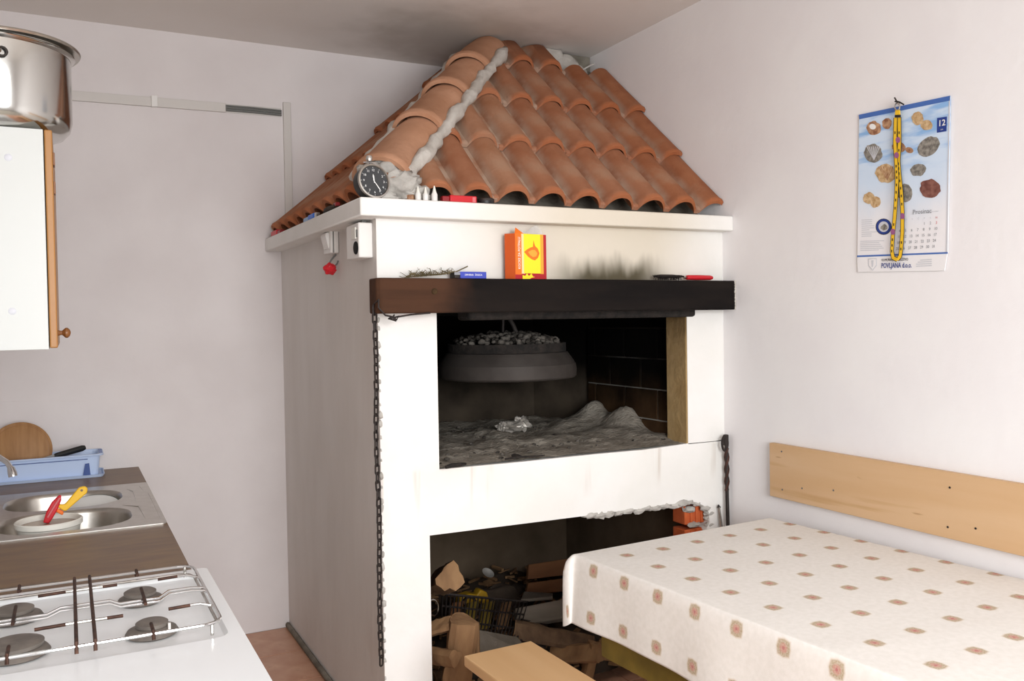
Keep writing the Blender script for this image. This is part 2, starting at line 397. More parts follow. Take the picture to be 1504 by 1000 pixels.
# broken plaster edge, exposed hollow brick
b = MB()
pe = [hit(x, y, 1, -FD+.01) for (x, y) in px]
for i, p in enumerate(pe[:-1]):
    b.blob(p+Vector((0, .0, -.004)), .014+.008*rnd.random(), .5, 2, i, 2.5, (1.5, .8, .75))
    q = (p+pe[i+1])/2; b.blob(q+Vector((0, .005, 0)), .012+.007*rnd.random(), .5, 2, i+40, 2.5, (1.5, .8, .7))
b.blob(hit(1018, 770, 1, -FD+.03), .02, .4, 2, 91, 2.5, (1.6, 1, .6)); b.blob(hit(1012, 748, 1, -FD+.03), .022, .4, 2, 92, 2.5, (1.4, 1, .6))
fm(b, 'broken_edge', 'mortar')
for (za, zb) in ((.50, .605), (.625, .70)):
    br = MB().box((-.185, -FD+.03, za), (-.085, -FD+.11, zb)); o = fm(br, 'brick', 'hollow_brick', bevel=.004)
    r_ = MB()
    for k in range(3): r_.box((-.18+.02+.027*k, -FD+.024, za+.004), (-.18+.032+.027*k, -FD+.034, zb-.004))
    r_.build('rib', 'hollow_brick', o, bevel=.002)
b = MB()
for k in range(34):
    z = .16+k*.040+rnd.uniform(-.012, .012)
    b.blob((-FW+.001, -FD+.001, z), rnd.uniform(.004, .010), .6, 1, k, 2.2, (.8, .8, 1.6))
fm(b, 'chipped_edge', 'mortar', ang=80)['kind'] = 'stuff'
# side wall, store and firebox interior
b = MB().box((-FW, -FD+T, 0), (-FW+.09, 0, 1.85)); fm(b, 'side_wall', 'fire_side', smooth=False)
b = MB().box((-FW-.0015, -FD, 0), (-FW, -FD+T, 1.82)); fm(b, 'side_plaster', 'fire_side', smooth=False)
b = MB().box((-FW+.09, -.32, 0), (0, -.22, .86)).box((-.10, -FD+T, 0), (-.004, -.32, .86)).box((-FW+.09, -FD+T, 0), (-FW+.13, -.32, .86))
fm(b, 'store_lining', 'storage_wall', smooth=False)
b = MB().box((-FW+.09, -FD+T, .74), (-.004, -.25, .90)); b.box((OX0-.02, -FD+.02, .87), (OX1+.02, -FD+T+.01, .935))
fm(b, 'hearth_slab', 'storage_wall', smooth=False)
b = MB()
b.box((-FW+.09, -.30, .90), (-.25, -.22, 1.86)).box((-FW+.09, -FD+T, .90), (-FW+.17, -.30, 1.86)).box((-FW+.09, -FD+T, 1.80), (-.004, -.22, 1.86))
b.prism([(-.27, -.30, .90), (-.13, -.62, .90), (-.10, -.62, .90), (-.004, -.22, .90)], (0, 0, .92))
b.box((OX0, -FD+T-.03, 1.49), (-.13, -FD+T+.02, 1.80))
b.box((-.125, -FD+T, .9), (-.004, -.62, 1.86))
fm(b, 'firebox_lining', 'firebox', smooth=False)
bm_ = None
# brick courses of the right-hand inner wall: bricks proud of their joints
yy0 = -FD+T+.004
for r in range(4):
    z = .90+.132*r; y = yy0 - (.12 if r % 2 else 0)
    while y < -.64:
        ya, yb = max(y, yy0), min(y+.238, -.63)
        if yb-ya > .03: fm(MB().box((-.15, ya, z), (-.118, yb, z+.126)), 'brick', 'firebrick', bevel=.004)
        y += .244
fm(MB().box((-.145, yy0+.012, .9), (-.12, -.63, 1.43)), 'mortar_joints', 'joint', smooth=False)
fm(MB().box((-.192, -FD+.002, .94), (-.15, -FD+T+.002, 1.50)), 'jamb', 'jamb_brick', bevel=.004)
fm(MB().box((-1.15, -FD-.01, 1.472), (-.147, -FD+.10, 1.52)), 'inner_lintel', 'charcoal', bevel=.012)
# beam
b = MB(); z0, z1, yf = 1.499, 1.615, -1.529
b.prism([(-1.508, -FD-.0, 0), (-1.508, yf+.012, 0), (-1.494, yf, 0), (0-.02, yf, 0), (-.004, yf+.006, 0), (-.004, -FD+.0, 0)], (0, 0, z1-z0))
for v in b.b.verts: v.co.z += z0
beam = fm(b, 'beam', 'soot_beam', bevel=.005)
MB().lathe([(.001, .004), (.008, .004), (.011, .001), (.011, -.004)], hit(638, 428, 1, yf), (0, -1, 0), 12).build('bolt', 'jamb_brick', beam)
b = MB()
for k in range(9): b.blob((-.006, yf+.006+.003*rnd.random(), 1.508+k*.0125), .009, .5, 2, k, 2.5, (.7, .6, 1))
fm(b, 'beam_plaster', 'mortar_white')
# shelf
b = MB(); zs0, zs1 = 1.816, 1.876
b.prism([(-1.553, 0, zs0), (-1.553, -1.511, zs0), (0, -1.511, zs0), (0, 0, zs0)], (0, 0, zs1-zs0))
fm(b, 'shelf', 'fire_white', bevel=.005)

# tiled hood ---------------------------------------------------------
core = MB()
core.loft([[(-1.40, -1.33, 1.874), (-.004, -1.33, 1.874), (-.004, -.004, 1.874), (-1.40, -.004, 1.874)],
           [(-.50, -.40, 2.785), (-.004, -.40, 2.785), (-.004, -.004, 2.785), (-.50, -.004, 2.785)]])
fm(core, 'hood_shade_core', 'raw_concrete', smooth=False)  # solid body added under the tiles so the eave gaps read dark
PITCH_T, EXP, TL = .152, .358, .405
def tile_bm(th=.014, amp=.052):
    b = bmesh.new(); uvl = b.loops.layers.uv.new('UVMap'); nx = 26
    hw = PITCH_T/2+.006
    def prof(x):
        q = abs(x)/.062
        return amp*(max(0, 1-q**2.3)**.8 if q < 1 else 0)
    ys = [0, .012, .03, TL*.5, TL]; zo = [.021, .024, .022, .011, 0]; ex = [.002, .003, .001, 0, 0]
    G = []
    for y, z, e in zip(ys, zo, ex):
        rowT = []; rowB = []
        for i in range(nx+1):
            x = -hw+2*hw*i/nx; zz = prof(x)
            rowT.append((b.verts.new((x, y, zz+z+th+e)), i/nx, y/TL)); rowB.append((b.verts.new((x, y, zz+z)), i/nx, y/TL))
        G.append((rowT, rowB))
    def face(q):
        f = b.faces.new([t[0] for t in q])
        for l, t in zip(f.loops, q): l[uvl].uv = (t[1], t[2])
        f.smooth = True
    for j in range(len(ys)-1):
        for i in range(nx):
            A, B = G[j][0], G[j+1][0]; face((A[i], A[i+1], B[i+1], B[i]))
            A, B = G[j][1], G[j+1][1]; face((A[i+1], A[i], B[i], B[i+1]))
        for k in (0, nx):
            q = (G[j][0][k], G[j+1][0][k], G[j+1][1][k], G[j][1][k]); face(q if k == 0 else q[::-1])
    for j in (0, len(ys)-1):
        for i in range(nx):
            q = (G[j][1][i], G[j][1][i+1], G[j][0][i+1], G[j][0][i]); face(q if j == 0 else q[::-1])
    return b
whole = {}
def place_tile(Mx, planes, m):
    """a tile; one cut with the mason's disc where it meets the hip, wall or ceiling"""
    b = tile_bm(); cut = False
    b.transform(Mx)
    for co_, no in planes:
        s_ = [(v.co-Vector(co_)).dot(Vector(no)) for v in b.verts]
        if max(s_) <= 0: continue
        if min(s_) >= 0: b.free(); return
        cut = True
        r = bmesh.ops.bisect_plane(b, geom=b.verts[:]+b.edges[:]+b.faces[:], plane_co=co_, plane_no=no, clear_outer=True)
        eds = [e for e in r['geom_cut'] if isinstance(e, bmesh.types.BMEdge)]
        bmesh.ops.holes_fill(b, edges=eds)
    if len(b.faces) < 8: b.free(); return
    if cut:
        bmesh.ops.translate(b, vec=-FB, verts=b.verts); me = bpy.data.meshes.new('roof_tile'); b.to_mesh(me); b.free(); put('roof_tile', me, m, fire, ang=50)
    else:
        b.free()
        if m not in whole:
            t = tile_bm(); me = bpy.data.meshes.new('roof_tile'); t.to_mesh(me); t.free(); whole[m] = me
        o = put('roof_tile', whole[m], m, fire, ang=50); o.matrix_local = Matrix.Translation(-FB) @ Mx
def frame(o, ex, ey):
    ex = Vector(ex); ey = Vector(ey).normalized(); n = ex.cross(ey); X = Matrix((ex, ey, n)).transposed().to_4x4(); X.translation = o; return X
SF, SL = .938, .963
hipn = Vector((-SL, SF, 0))                     # points to the left-face side
hip0 = Vector((-1.482, -1.411, 1.885))
hipd = Vector((1/SL, 1/SF, 1)).normalized()
cl = ((0, 0, H-.004), (0, 0, 1))
tm = ['terracotta_a', 'terracotta_b', 'terracotta_c']
eyF = Vector((0, 1, SF)).normalized(); eyL = Vector((1, 0, SL)).normalized()
for r in range(4):
    for k in range(-1, 10):
        x = -.189-.152*k
        if r == 3 and k < 1: continue
        jit = rnd.uniform(-.004, .004)
        o = Vector((x, -1.404, 1.878))+eyF*(EXP*r+jit) + Vector((0, 0, rnd.uniform(-.001, .002)))
        Mx = frame(o, (1, 0, 0), eyF) @ Matrix.Rotation(rnd.uniform(-.01, .01), 4, 'Z')
        m = tm[2] if k <= 0 else (tm[1] if k <= 3 or rnd.random() < .35 else tm[0])
        place_tile(Mx, [(hip0+Vector((.015, -.015, 0)), hipn), cl, ((-.006, 0, 0), (1, 0, 0))], m)
for r in range(4):
    for k in range(0, 10):
        y = -.08-.152*k
        jit = rnd.uniform(-.004, .004)
        o = Vector((-1.475, y, 1.868))+eyL*(EXP*r+jit)
        Mx = frame(o, (0, -1, 0), eyL) @ Matrix.Rotation(rnd.uniform(-.01, .01), 4, 'Z')
        place_tile(Mx, [(hip0+Vector((-.015, .015, 0)), -hipn), cl, ((0, -.006, 0), (0, 1, 0))], tm[1] if rnd.random() < .6 else tm[2])
# hip tiles
nh = (Vector((0, 0, 1))-hipd*hipd.z).normalized(); wv = hipd.cross(nh).normalized()   # wv points to the front-right side
starts = [.10, .50, .85, 1.18]; 
for i, s0 in enumerate(starts):
    Ln = (.46, .41, .40, .34)[i]
    b = MB(); rings = []
    for (y, wd, hg, lift) in ((0, .104, .084, .026), (.012, .106, .086, .027), (.035, .106, .086, .026), (.045, .100, .080, .024), (Ln*.6, .096, .076, .018), (Ln, .090, .070, .010)):
        p0 = hip0+hipd*(s0+y)+nh*(.012+lift)
        ou = []; inn = []
        for k in range(17):
            a_ = pi*k/16; wob = 1+.012*noise.noise(Vector((i*3+cos(a_)*2, y*9, sin(a_)*2)))
            ou.append(p0+wv*(wd*cos(a_))*wob+nh*(hg*sin(a_)*wob-.012)); 
            inn.append(p0+wv*((wd-.014)*cos(a_))+nh*((hg-.014)*sin(a_)-.014))
        rings.append(ou+inn[::-1])
    b.loft(rings)
    if i == 3: bmesh.ops.bisect_plane(b.b, geom=b.b.verts[:]+b.b.edges[:]+b.b.faces[:], plane_co=(0, 0, H-.003), plane_no=(0, 0, 1), clear_outer=True)
    if i == 2: bmesh.ops.bisect_plane(b.b, geom=b.b.verts[:]+b.b.edges[:]+b.b.faces[:], plane_co=(0, 0, H-.003), plane_no=(0, 0, 1), clear_outer=True)
    fm(b, 'hip_tile', 'terracotta_ridge', ang=40)
# mortar along the hip and lump closing its lower end
b = MB()
for side in (1, -1):
    pts = []; rs = []
    for k in range(40):
        t = .13+k*.034
        p = hip0+hipd*t+wv*side*(.106+.014*noise.noise(Vector((t*9, side, 0))))+nh*(.026+.008*noise.noise(Vector((t*7, 5, side))))
        pts.append(p); rs.append(max(.012, .024+.020*noise.noise(Vector((t*10, 2*side, 3)))))
    b.tube(pts, rs, 10)
for v in b.b.verts: v.co += Vector((noise.noise(v.co*25), noise.noise(v.co*25+Vector((9, 0, 0))), noise.noise(v.co*25+Vector((0, 7, 0)))))*.012
fm(b, 'hip_mortar', 'mortar_white', ang=80)
b = MB(); b.prism([hip0+hipd*.112+wv*(.092*cos(pi*k/14))+nh*(.020+.070*sin(pi*k/14)) for k in range(15)], hipd*.03); fm(b, 'hip_plug', 'mortar')
b = MB(); rot = Matrix.Rotation(radians(45), 3, 'Z')
b.blob(hip0+hipd*.10+nh*.032, .076, .45, 4, 3, 2.2, (1.0, .8, .72)); b.blob(hip0+Vector((.10, -.03, .05)), .055, .5, 3, 5, 2.2, (1.2, .7, .8))
b.blob(hip0+Vector((.14, -.035, .02)), .035, .6, 3, 8, 2.2, (1.6, .7, .8)); b.blob(hip0+Vector((.02, -.02, .005)), .04, .6, 3, 9, 2.2, (1.6, .7, .6))
for v in b.b.verts: v.co += Vector((noise.noise(v.co*40), noise.noise(v.co*40+Vector((9, 0, 0))), noise.noise(v.co*40+Vector((0, 7, 0)))))*.012
fm(b, 'hip_end_mortar', 'mortar', ang=80)
fm(MB().box((-FW-.02, -FD, 0), (-FW, -.003, .028)), 'base_fillet', 'raw_concrete', bevel=.012)
# chimney top left open between tiles and ceiling
b = MB().box((-.56, -.46, 2.40), (-.004, -.004, H-.002)); fm(b, 'chimney_core', 'raw_concrete', smooth=False)
b = MB()
for (x, y, r, sq) in ((808, 92, .075, (1, .5, 1.1)), (828, 98, .07, (1.2, .5, .9)), (845, 106, .05, (1.3, .5, .7)), (790, 84, .06, (1, .5, 1))):
    b.blob(hit(x, y, 1, -.48), r, .4, 3, int(x), 2.2, sq)
bmesh.ops.bisect_plane(b.b, geom=b.b.verts[:]+b.b.edges[:]+b.b.faces[:], plane_co=(0, 0, H-.003), plane_no=(0, 0, 1), clear_outer=True)
fm(b, 'chimney_plaster', 'mortar_white', ang=80)
fm(MB().tube([hit(855, 103, 1, -.53), hit(862, 99, 1, -.54), hit(868, 96, 1, -.54), hit(873, 94, 1, -.52)], .004, 6), 'chimney_wire', 'trim_white')

# ash and embers on the hearth
b = MB(); nx, ny = 60, 60; V = []
for j in range(ny+1):
    row = []
    for i in range(nx+1):
        x = -1.30+i/nx*1.17; y = (-FD+.008)+j/ny*1.13
        e = min(1, (y+FD)/.25)
        pile = .09*math.exp(-((x+.17)**2/.006+(y+.98)**2/.010)) + .085*math.exp(-((x+.18)**2/.006+(y+.74)**2/.008)) + .03*math.exp(-((x+.3)**2/.03+(y+.8)**2/.06))
        z = .962+e*(.012+.022*noise.noise(Vector((x*6, y*6, 0)))+.010*noise.noise(Vector((x*22, y*22, 3))))+.005*noise.noise(Vector((x*50, y*50, 1)))+pile*e
        row.append(b.b.verts.new((x, y, max(z, .937))))
    V.append(row)
for j in range(ny):
    for i in range(nx): b.b.faces.new((V[j][i], V[j][i+1], V[j+1][i+1], V[j+1][i]))
tag(b.build('ash_bed', 'ash', ang=80, normals=False), 'grey layer of wood ash covering the hearth floor of the fireplace', 'ash', kind='stuff')
b = MB()
for k in range(150):
    x = rnd.uniform(-1.24, -.2); y = rnd.uniform(-FD+.04, -.5)
    b.blob((x, y, .970+rnd.uniform(-.004, .012)), rnd.uniform(.003, .009), .5, 1, k, 2, (1.4, .9, .7))
tag(b.build('ember_crumbs', 'ember', ang=80), 'small crumbs of charcoal and cinder scattered over the hearth ash', 'charcoal', kind='stuff')
lab = ['charred stick lying on the ash by the left front corner of the hearth', 'short charred stick lying on the ash below the centre of the hanging lid',
       'black charred stick lying on the ash right of the crumpled scrap', 'charred splinter lying along the front sill of the hearth', 'brown half burnt splinter lying on the sill right of the yellow jamb']
for l_, (xa, ya, xb, yb, r) in zip(lab, ((655, 686, 684, 681, .008), (752, 670, 766, 671, .009), (810, 641, 826, 642, .011), (742, 674, 800, 669, .004), (1026, 647, 1050, 644, .007))):
    zz = .972 if xa < 1000 else .968
    A, B = hit(xa, ya, 2, zz), hit(xb, yb, 2, zz)
    if xa > 1000: A.y = B.y = -FD+.012; A.x, B.x = -.155, -.07
    mb = MB().tube([A, A.lerp(B, .3)+Vector((0, .003, .002)), A.lerp(B, .7)+Vector((0, -.003, .001)), B], [r*.8, r, r*.9, r*.5], 7)
    tag(mb.build('charred_stick', 'charcoal' if xa < 1000 else 'iron_rust', off=A), l_, 'stick', 'charred sticks on the hearth')
b = MB(); p = hit(752, 627, 2, 1.0)
b.blob(p, .04, .9, 3, 4, 2.6, (1.5, .8, .6)); b.blob(p+Vector((.05, .0, .012)), .028, .9, 3, 9, 2.6, (1.1, .8, 1)); b.blob(p+Vector((-.05, .0, 0)), .022, .9, 3, 12, 2.6, (.8, .8, 1.1))
tag(b.build('crumpled_scrap', 'crumple', ang=20, off=p), 'pale crumpled scrap lying in the ash under the hanging lid', 'scrap')

# hanging bell lid
BC = Vector((-.75, -.95, 0))
bell = thing('baking_bell', 'large round iron baking bell hanging inside the sooty firebox with embers on top', 'baking bell', BC+Vector((0, 0, 1.225)))
R0 = .292
MB().lathe([(.02, 1.222), (R0-.05, 1.224), (R0-.006, 1.230), (R0, 1.236), (R0+.002, 1.262), (R0-.002, 1.288), (R0-.02, 1.292)], BC, seg=56).build('rim', 'iron_grey', bell)
MB().lathe([(R0-.004, 1.288), (R0-.01, 1.300), (R0-.035, 1.335), (R0-.05, 1.340), (.1, 1.352)], BC, seg=56).build('dome', 'iron_grey', bell)
MB().lathe([(R0-.065, 1.335), (R0-.045, 1.336), (R0-.042, 1.340), (R0-.042, 1.374), (R0-.050, 1.374), (R0-.050, 1.345)], BC, seg=56).build('ember_ring', 'charcoal', bell)
MB().tube([BC+Vector((-.02, 0, 1.36)), BC+Vector((-.015, 0, 1.46)), BC+Vector((-.02, .0, 1.60)), BC+Vector((-.02, 0, 1.80))], .007, 8).build('hanger', 'iron_dark', bell)
MB().tube([BC+Vector((.03, -.05, 1.40)), BC+Vector((.012, -.04, 1.45)), BC+Vector((-.01, -.02, 1.50))], .009, 8).build('handle', 'iron_grey', bell)
b = MB()
for k in range(480):
    a_ = rnd.uniform(0, 2*pi); r = (R0-.07)*math.sqrt(rnd.random()); z = 1.366+.045*(1-(r/.25)**2)
    b.blob(BC+Vector((r*cos(a_), r*sin(a_), z+rnd.uniform(-.008, .010))), rnd.uniform(.008, .017), .6, 1, k, 2, (1.1, 1.1, .8))
tag(b.build('embers', 'ember', ang=80), 'heap of grey embers lying on top of the hanging iron bell', 'embers', kind='stuff')

# ------------------------------------------------------------------ things on shelf, beam and side of the fireplace
# clock
cc = hit(549, 260, 1, -1.475); nrm = Vector((.18, -1, .14)).normalized(); rt = Vector((1, .18, 0)).normalized(); upc = rt.cross(-nrm) if rt.cross(-nrm).z > 0 else -rt.cross(-nrm)
cc.z = 1.876+.058
ck = thing('alarm_clock', 'small round black alarm clock with silver rim standing on the shelf corner', 'clock', (cc.x, cc.y, 1.876))
MB().lathe([(.02, -.052), (.046, -.050), (.054, -.042), (.056, -.01), (.056, 0)], cc, nrm, 40).build('case', 'plastic_black', ck)
MB().lathe([(.056, -.006), (.058, 0), (.057, .005), (.052, .006), (.049, .001), (.049, -.004)], cc, nrm, 40, False, False).build('bezel', 'steel_brushed', ck)
MB().lathe([(.0005, 0), (.050, 0)], cc+nrm*.0005, nrm, 40, False, False).build('dial', 'clock_face', ck)
for k in range(1, 13):
    a_ = pi/2-k*pi/6; p = cc+rt*(.037*cos(a_))+upc*(.037*sin(a_))+nrm*.0012
    text('numeral', str(k), 'hand_white', ck, p, rt, upc, .0105, 'CENTER')
    a2 = a_; q = cc+nrm*.001; e1 = rt*cos(a2)+upc*sin(a2)
    MB().tube([q+e1*.044, q+e1*.048], .0006, 4).build('minute_mark', 'hand_white', ck)
for ang_, ln, wd in ((95, .024, .0026), (-55, .040, .0018)):
    e1 = rt*cos(radians(ang_))+upc*sin(radians(ang_)); e2 = rt*-sin(radians(ang_))+upc*cos(radians(ang_)); q = cc+nrm*.0022
    MB().prism([q-e1*.006-e2*wd*.5, q+e1*ln*.7-e2*wd, q+e1*ln, q+e1*ln*.7+e2*wd, q-e1*.006+e2*wd*.5], nrm*.0006).build('hand', 'hand_white', ck, smooth=False)
MB().lathe([(.001, -.011), (.009, -.009), (.0115, 0), (.009, .009), (.001, .011)], cc+Vector((-.008, .02, .077)), (0, 0, 1), 16).build('bell', 'steel', ck)
MB().tube([cc+Vector((-.03, .012, .062)), cc+Vector((-.008, .014, .064)), cc+Vector((.014, .012, .058))], .0022, 6).build('striker', 'chrome', ck)
MB().tube([cc+Vector((-.008, .02, .05)), cc+Vector((-.008, .02, .072))], .003, 6).build('stem', 'chrome', ck)
for s_ in (-1, 1): MB().tube([cc+Vector((s_*.024, .012, -.050)), Vector((cc.x+s_*.03, cc.y+.004, 1.8765))], .003, 6).build('foot', 'chrome', ck)
# nozzle bottles
for l_, x, hgt in (('leftmost of the three small white nozzle bottles on the fireplace shelf', 614, .048), ('middle one of the three small white nozzle bottles on the fireplace shelf', 625, .047), ('rightmost and tallest of the three small white nozzle bottles on the shelf', 638, .053)):
    p = hit(x, 286, 1, -1.485); p.z = 1.8762; k = hgt/.053
    t = thing('nozzle_bottle', l_, 'bottle', p, 'white nozzle bottles on the shelf')
    MB().lathe([(.009*k, 0), (.0105*k, .002), (.0105*k, .024*k), (.008*k, .029*k)], p, seg=16).build('body', 'plastic_white', t)
    MB().lathe([(.008*k, .029*k), (.0065*k, .033*k), (.003*k, .048*k), (.0018*k, .053*k)], p, seg=16).build('nozzle', 'tub_white', t)
p = hit(603, 284, 1, -1.45); p.z = 1.8762
b = MB(); b.lathe([(.014, 0), (.018, .03), (.016, .03), (.012, .003)], p, seg=18)
tag(b.build('small_cup', 'shell_brown', off=p), 'small brownish cup on the shelf between the mortar lump and the nozzle bottles', 'cup')
p = hit(677, 289, 1, -1.485); p.z = 1.8762
t = thing('lighter_packet', 'flat red packet lying on the shelf right of the nozzle bottles', 'packet', p)
MB().box(p+Vector((-.045, -.012, 0)), p+Vector((.055, .02, .024))).build('packet', 'red_plastic', t, bevel=.003)
MB().box(p+Vector((-.072, -.01, 0)), p+Vector((-.046, .016, .020))).build('flap', 'red_dark', t, bevel=.003)
MB().box(p+Vector((.038, -.0126, .003)), p+Vector((.050, -.012, .02))).build('sticker', 'print_red', t)
p = hit(713, 290, 1, -1.478); p.z = 1.8762
t = thing('black_object', 'small black round object on the shelf under the tiles, right of the red packet', 'tin', p)  # low black disc with a flat top piece
MB().lathe([(.028, 0), (.03, .002), (.03, .012)], p, seg=20).build('body', 'plastic_black', t); MB().lathe([(.031, .010), (.031, .017), (.024, .022), (.002, .023)], p, seg=20).build('lid', 'iron_dark', t)
# left side of shelf
def shl(x, y): p = hit(x, y, 0, -1.53); p.z = 1.8762; return p
p = shl(458, 317)
t = thing('blue_lighter', 'blue lighter lying on the left end of the fireplace shelf', 'lighter', p)
MB().box(p+Vector((-.012, -.07, 0)), p+Vector((.012, .02, .024))).build('body', 'blue_bright', t, bevel=.006)
MB().box(p+Vector((-.011, .021, 0)), p+Vector((.011, .10, .020))).build('tank', 'blue_pale', t, bevel=.006)
MB().box(p+Vector((-.009, -.095, .001)), p+Vector((.009, -.071, .022))).build('head', 'chrome_dull', t, bevel=.002)
p = shl(487, 303)
t = thing('dark_pouch', 'dark pouch lying on the shelf between the blue lighter and the clock', 'pouch', p)
MB().blob(p+Vector((0, 0, .012)), .03, .35, 3, 2, 2.4, (.6, 3.0, .38)).build('pouch', 'sack', t)
MB().box(p+Vector((-.008, -.085, .012)), p+Vector((.008, -.05, .026))).build('flap', 'red_dark', t, bevel=.002)
p = shl(404, 344)
t = thing('red_cap_pack', 'small red pack lying on the far left end of the shelf against the back wall', 'pack', p)
MB().box(p+Vector((-.015, -.10, 0)), p+Vector((.02, .02, .024))).build('pack', 'red_plastic', t, bevel=.004); MB().box(p+Vector((-.012, -.16, 0)), p+Vector((.018, -.102, .017))).build('end', 'red_dark', t, bevel=.004)
# switches
t = thing('light_switch', 'white surface-mounted switch on the side of the fireplace above the red ornament', 'switch', (-1.4785, -.965, 1.735))
MB().box((-1.498, -1.0, 1.735), (-1.4796, -.90, 1.822)).build('back_box', 'plastic_white', t, bevel=.003)
MB().box((-1.512, -1.0, 1.735), (-1.5005, -.90, 1.822)).build('cover', 'plastic_white', t, bevel=.004)
MB().box((-1.5006, -.998, 1.737), (-1.4979, -.902, 1.82)).build('seam', 'cable_grey', t)
MB().prism([(-1.511, -.985, 1.752), (-1.515, -.985, 1.752), (-1.527, -.985, 1.800), (-1.524, -.985, 1.812), (-1.511, -.985, 1.812)], (0, .07, 0)).build('rocker', 'plastic_white', t, bevel=.002)
MB().tube([(-1.488, -.95, 1.8225), (-1.487, -.95, 1.835)], .006, 8).build('cable', 'cable_grey', t)
t = thing('socket_box', 'larger white switch and socket box on the fireplace side near its front corner', 'socket', (-1.4785, -1.34, 1.69))
MB().box((-1.530, -1.412, 1.688), (-1.4796, -1.27, 1.806)).build('housing', 'plastic_white', t, bevel=.005)
MB().box((-1.535, -1.39, 1.752), (-1.530, -1.345, 1.792)).build('rocker', 'tub_white', t, bevel=.002)
MB().box((-1.5325, -1.402, 1.757), (-1.530, -1.39, 1.782)).build('rocker_gap', 'cable_grey', t)
MB().lathe([(.001, 0), (.021, 0), (.022, .002), (.022, .004)][::-1], (-1.5345, -1.385, 1.722), (1, 0, 0), 20).build('socket', 'dark_hole', t)
MB().tube([(-1.502, -1.38, 1.807), (-1.500, -1.38, 1.8155)], .010, 8).build('cable', 'cable_grey', t)
# red ornament
oc = Vector((-1.512, -.985, 1.675)); 
t = thing('red_ornament', 'small red ornament hanging by a clip under the light switch', 'ornament', oc)
b = MB(); b.blob(oc, .023, .35, 3, 5, 2, (1.05, .8, .85))
for a_ in (20, 95, 160, 230, 300): b.lathe([(.011, 0), (.007, .006), (.0008, .010)], oc+Vector((cos(radians(a_)), 0, sin(radians(a_))))*.016, (cos(radians(a_)), 0, sin(radians(a_))), 8)
b.build('body', 'red_plastic', t)
MB().tube([oc+Vector((-.002, 0, .018)), oc+Vector((.006, 0, .034)), oc+Vector((.016, .002, .046)), oc+Vector((.026, .004, .056))], .0035, 6).build('clip', 'cable_grey', t)
MB().tube([oc+Vector((.018, 0, .010)), oc+Vector((.028, 0, .020)), oc+Vector((.033, .0, .032))], .003, 6).build('cord', 'cable_grey', t)
# chain
ct = hit(548, 446, 1, -1.50); cb = hit(562, 985, 1, -1.50)
ct.x = cb.x = (ct.x+cb.x)/2
chain = thing('chain', 'long dark iron chain hanging down the front left edge of the fireplace', 'chain', ct)
lp = .0275; nlk = int((ct.z-cb.z)/lp)
def link_me(L_=.041, wd=.019, r=.0031):
    pts = []; hw = wd/2-r; hl = L_/2-wd/2
    for k in range(7): a_ = pi*k/6; pts.append((hw*cos(a_), 0, hl+hw*sin(a_)))
    for k in range(7): a_ = pi+pi*k/6; pts.append((hw*cos(a_), 0, -hl+hw*sin(a_)))
    return MB().tube(pts, r, 6, closed=True).mesh('link')
lm_ = link_me()
for k in range(nlk):
    o = put('link', lm_, 'iron_dark', chain, loc=None)
    o.location = (.002*sin(k*.3), .002*cos(k*.4), -.02-lp*k); o.rotation_euler = (0, rnd.uniform(-.06, .06), radians(30 if k % 2 == 0 else -42)+rnd.uniform(-.25, .25))
W = [ct+Vector((0, 0, .0)), ct+Vector((.004, -.035, .012)), hit(556, 452, 1, -1.545), hit(566, 463, 1, -1.545), hit(580, 466, 1, -1.537), hit(604, 462, 1, -1.535), hit(632, 459.5, 1, -1.534)]
MB().tube(W, .003, 6).build('tie_wire', 'iron_dark', chain)
b = MB(); kp = hit(578, 466, 1, -1.54)
for k in range(5): b.tube([kp+Vector((rnd.uniform(-.02, .02), rnd.uniform(-.004, .004), rnd.uniform(-.012, .01))) for _ in range(3)], .0028, 5)
b.build('wire_knot', 'iron_dark', chain)
# nail with wire at beam end
# herb sprig
hp = hit(640, 406, 1, -1.487); hp.z = 1.6155
t = thing('herb_sprig', 'dried herb sprig lying on the left part of the dark beam', 'herb', hp)
def bp(x, y, Y=-1.487): return hit(x, y, 1, Y)
MB().tube([bp(600, 407), bp(625, 404.5), bp(650, 402), bp(670, 399), bp(687, 391)], [.0012, .0018, .002, .002, .0022], 6).build('stem', 'herb', t)
b = MB(); 
for k in range(70):
    u = rnd.random(); x = 594+75*u; y0 = 408-6*u
    A = bp(x, y0, -1.487+rnd.uniform(-.02, .02)); A.z = max(A.z, 1.617)
    B = A+Vector((rnd.uniform(-.035, .02), rnd.uniform(-.02, .02), rnd.uniform(0, .022)))
    Cc = B+Vector((rnd.uniform(-.012, .012), rnd.uniform(-.01, .01), rnd.uniform(-.004, .010)))
    b.tube([A, B, Cc], .0008, 4)
    for _ in range(3):
        q = A.lerp(B, rnd.random()); b.tube([q, q+Vector((rnd.uniform(-.008, .008), rnd.uniform(-.008, .008), rnd.uniform(.0, .009)))], .0009, 4)
tw = b.build('twigs', 'herb', t); tw['kind'] = 'stuff'
# matchbox
p = bp(692, 407, -1.497); p.z = 1.6155
t = thing('matchbox', 'flat blue matchbox lying on the beam between the herb sprig and the yellow packet', 'matchbox', p)
MB().box(p+Vector((-.049, -.02, 0)), p+Vector((.049, .025, .023))).build('sleeve', 'match_blue', t, bevel=.001)
MB().box(p+Vector((-.070, -.018, .001)), p+Vector((-.049, .023, .021))).build('drawer', 'iron_dark', t, bevel=.001)
MB().box(p+Vector((-.0705, -.0185, .012)), p+Vector((-.049, -.0178, .021))).build('strip', 'print_grey', t)
text('lettering', 'DRVENA  ŽIGICA', 'print_white', t, p+Vector((0, -.0205, .012)), (1, 0, 0), (0, 0, 1), .0085, 'CENTER')
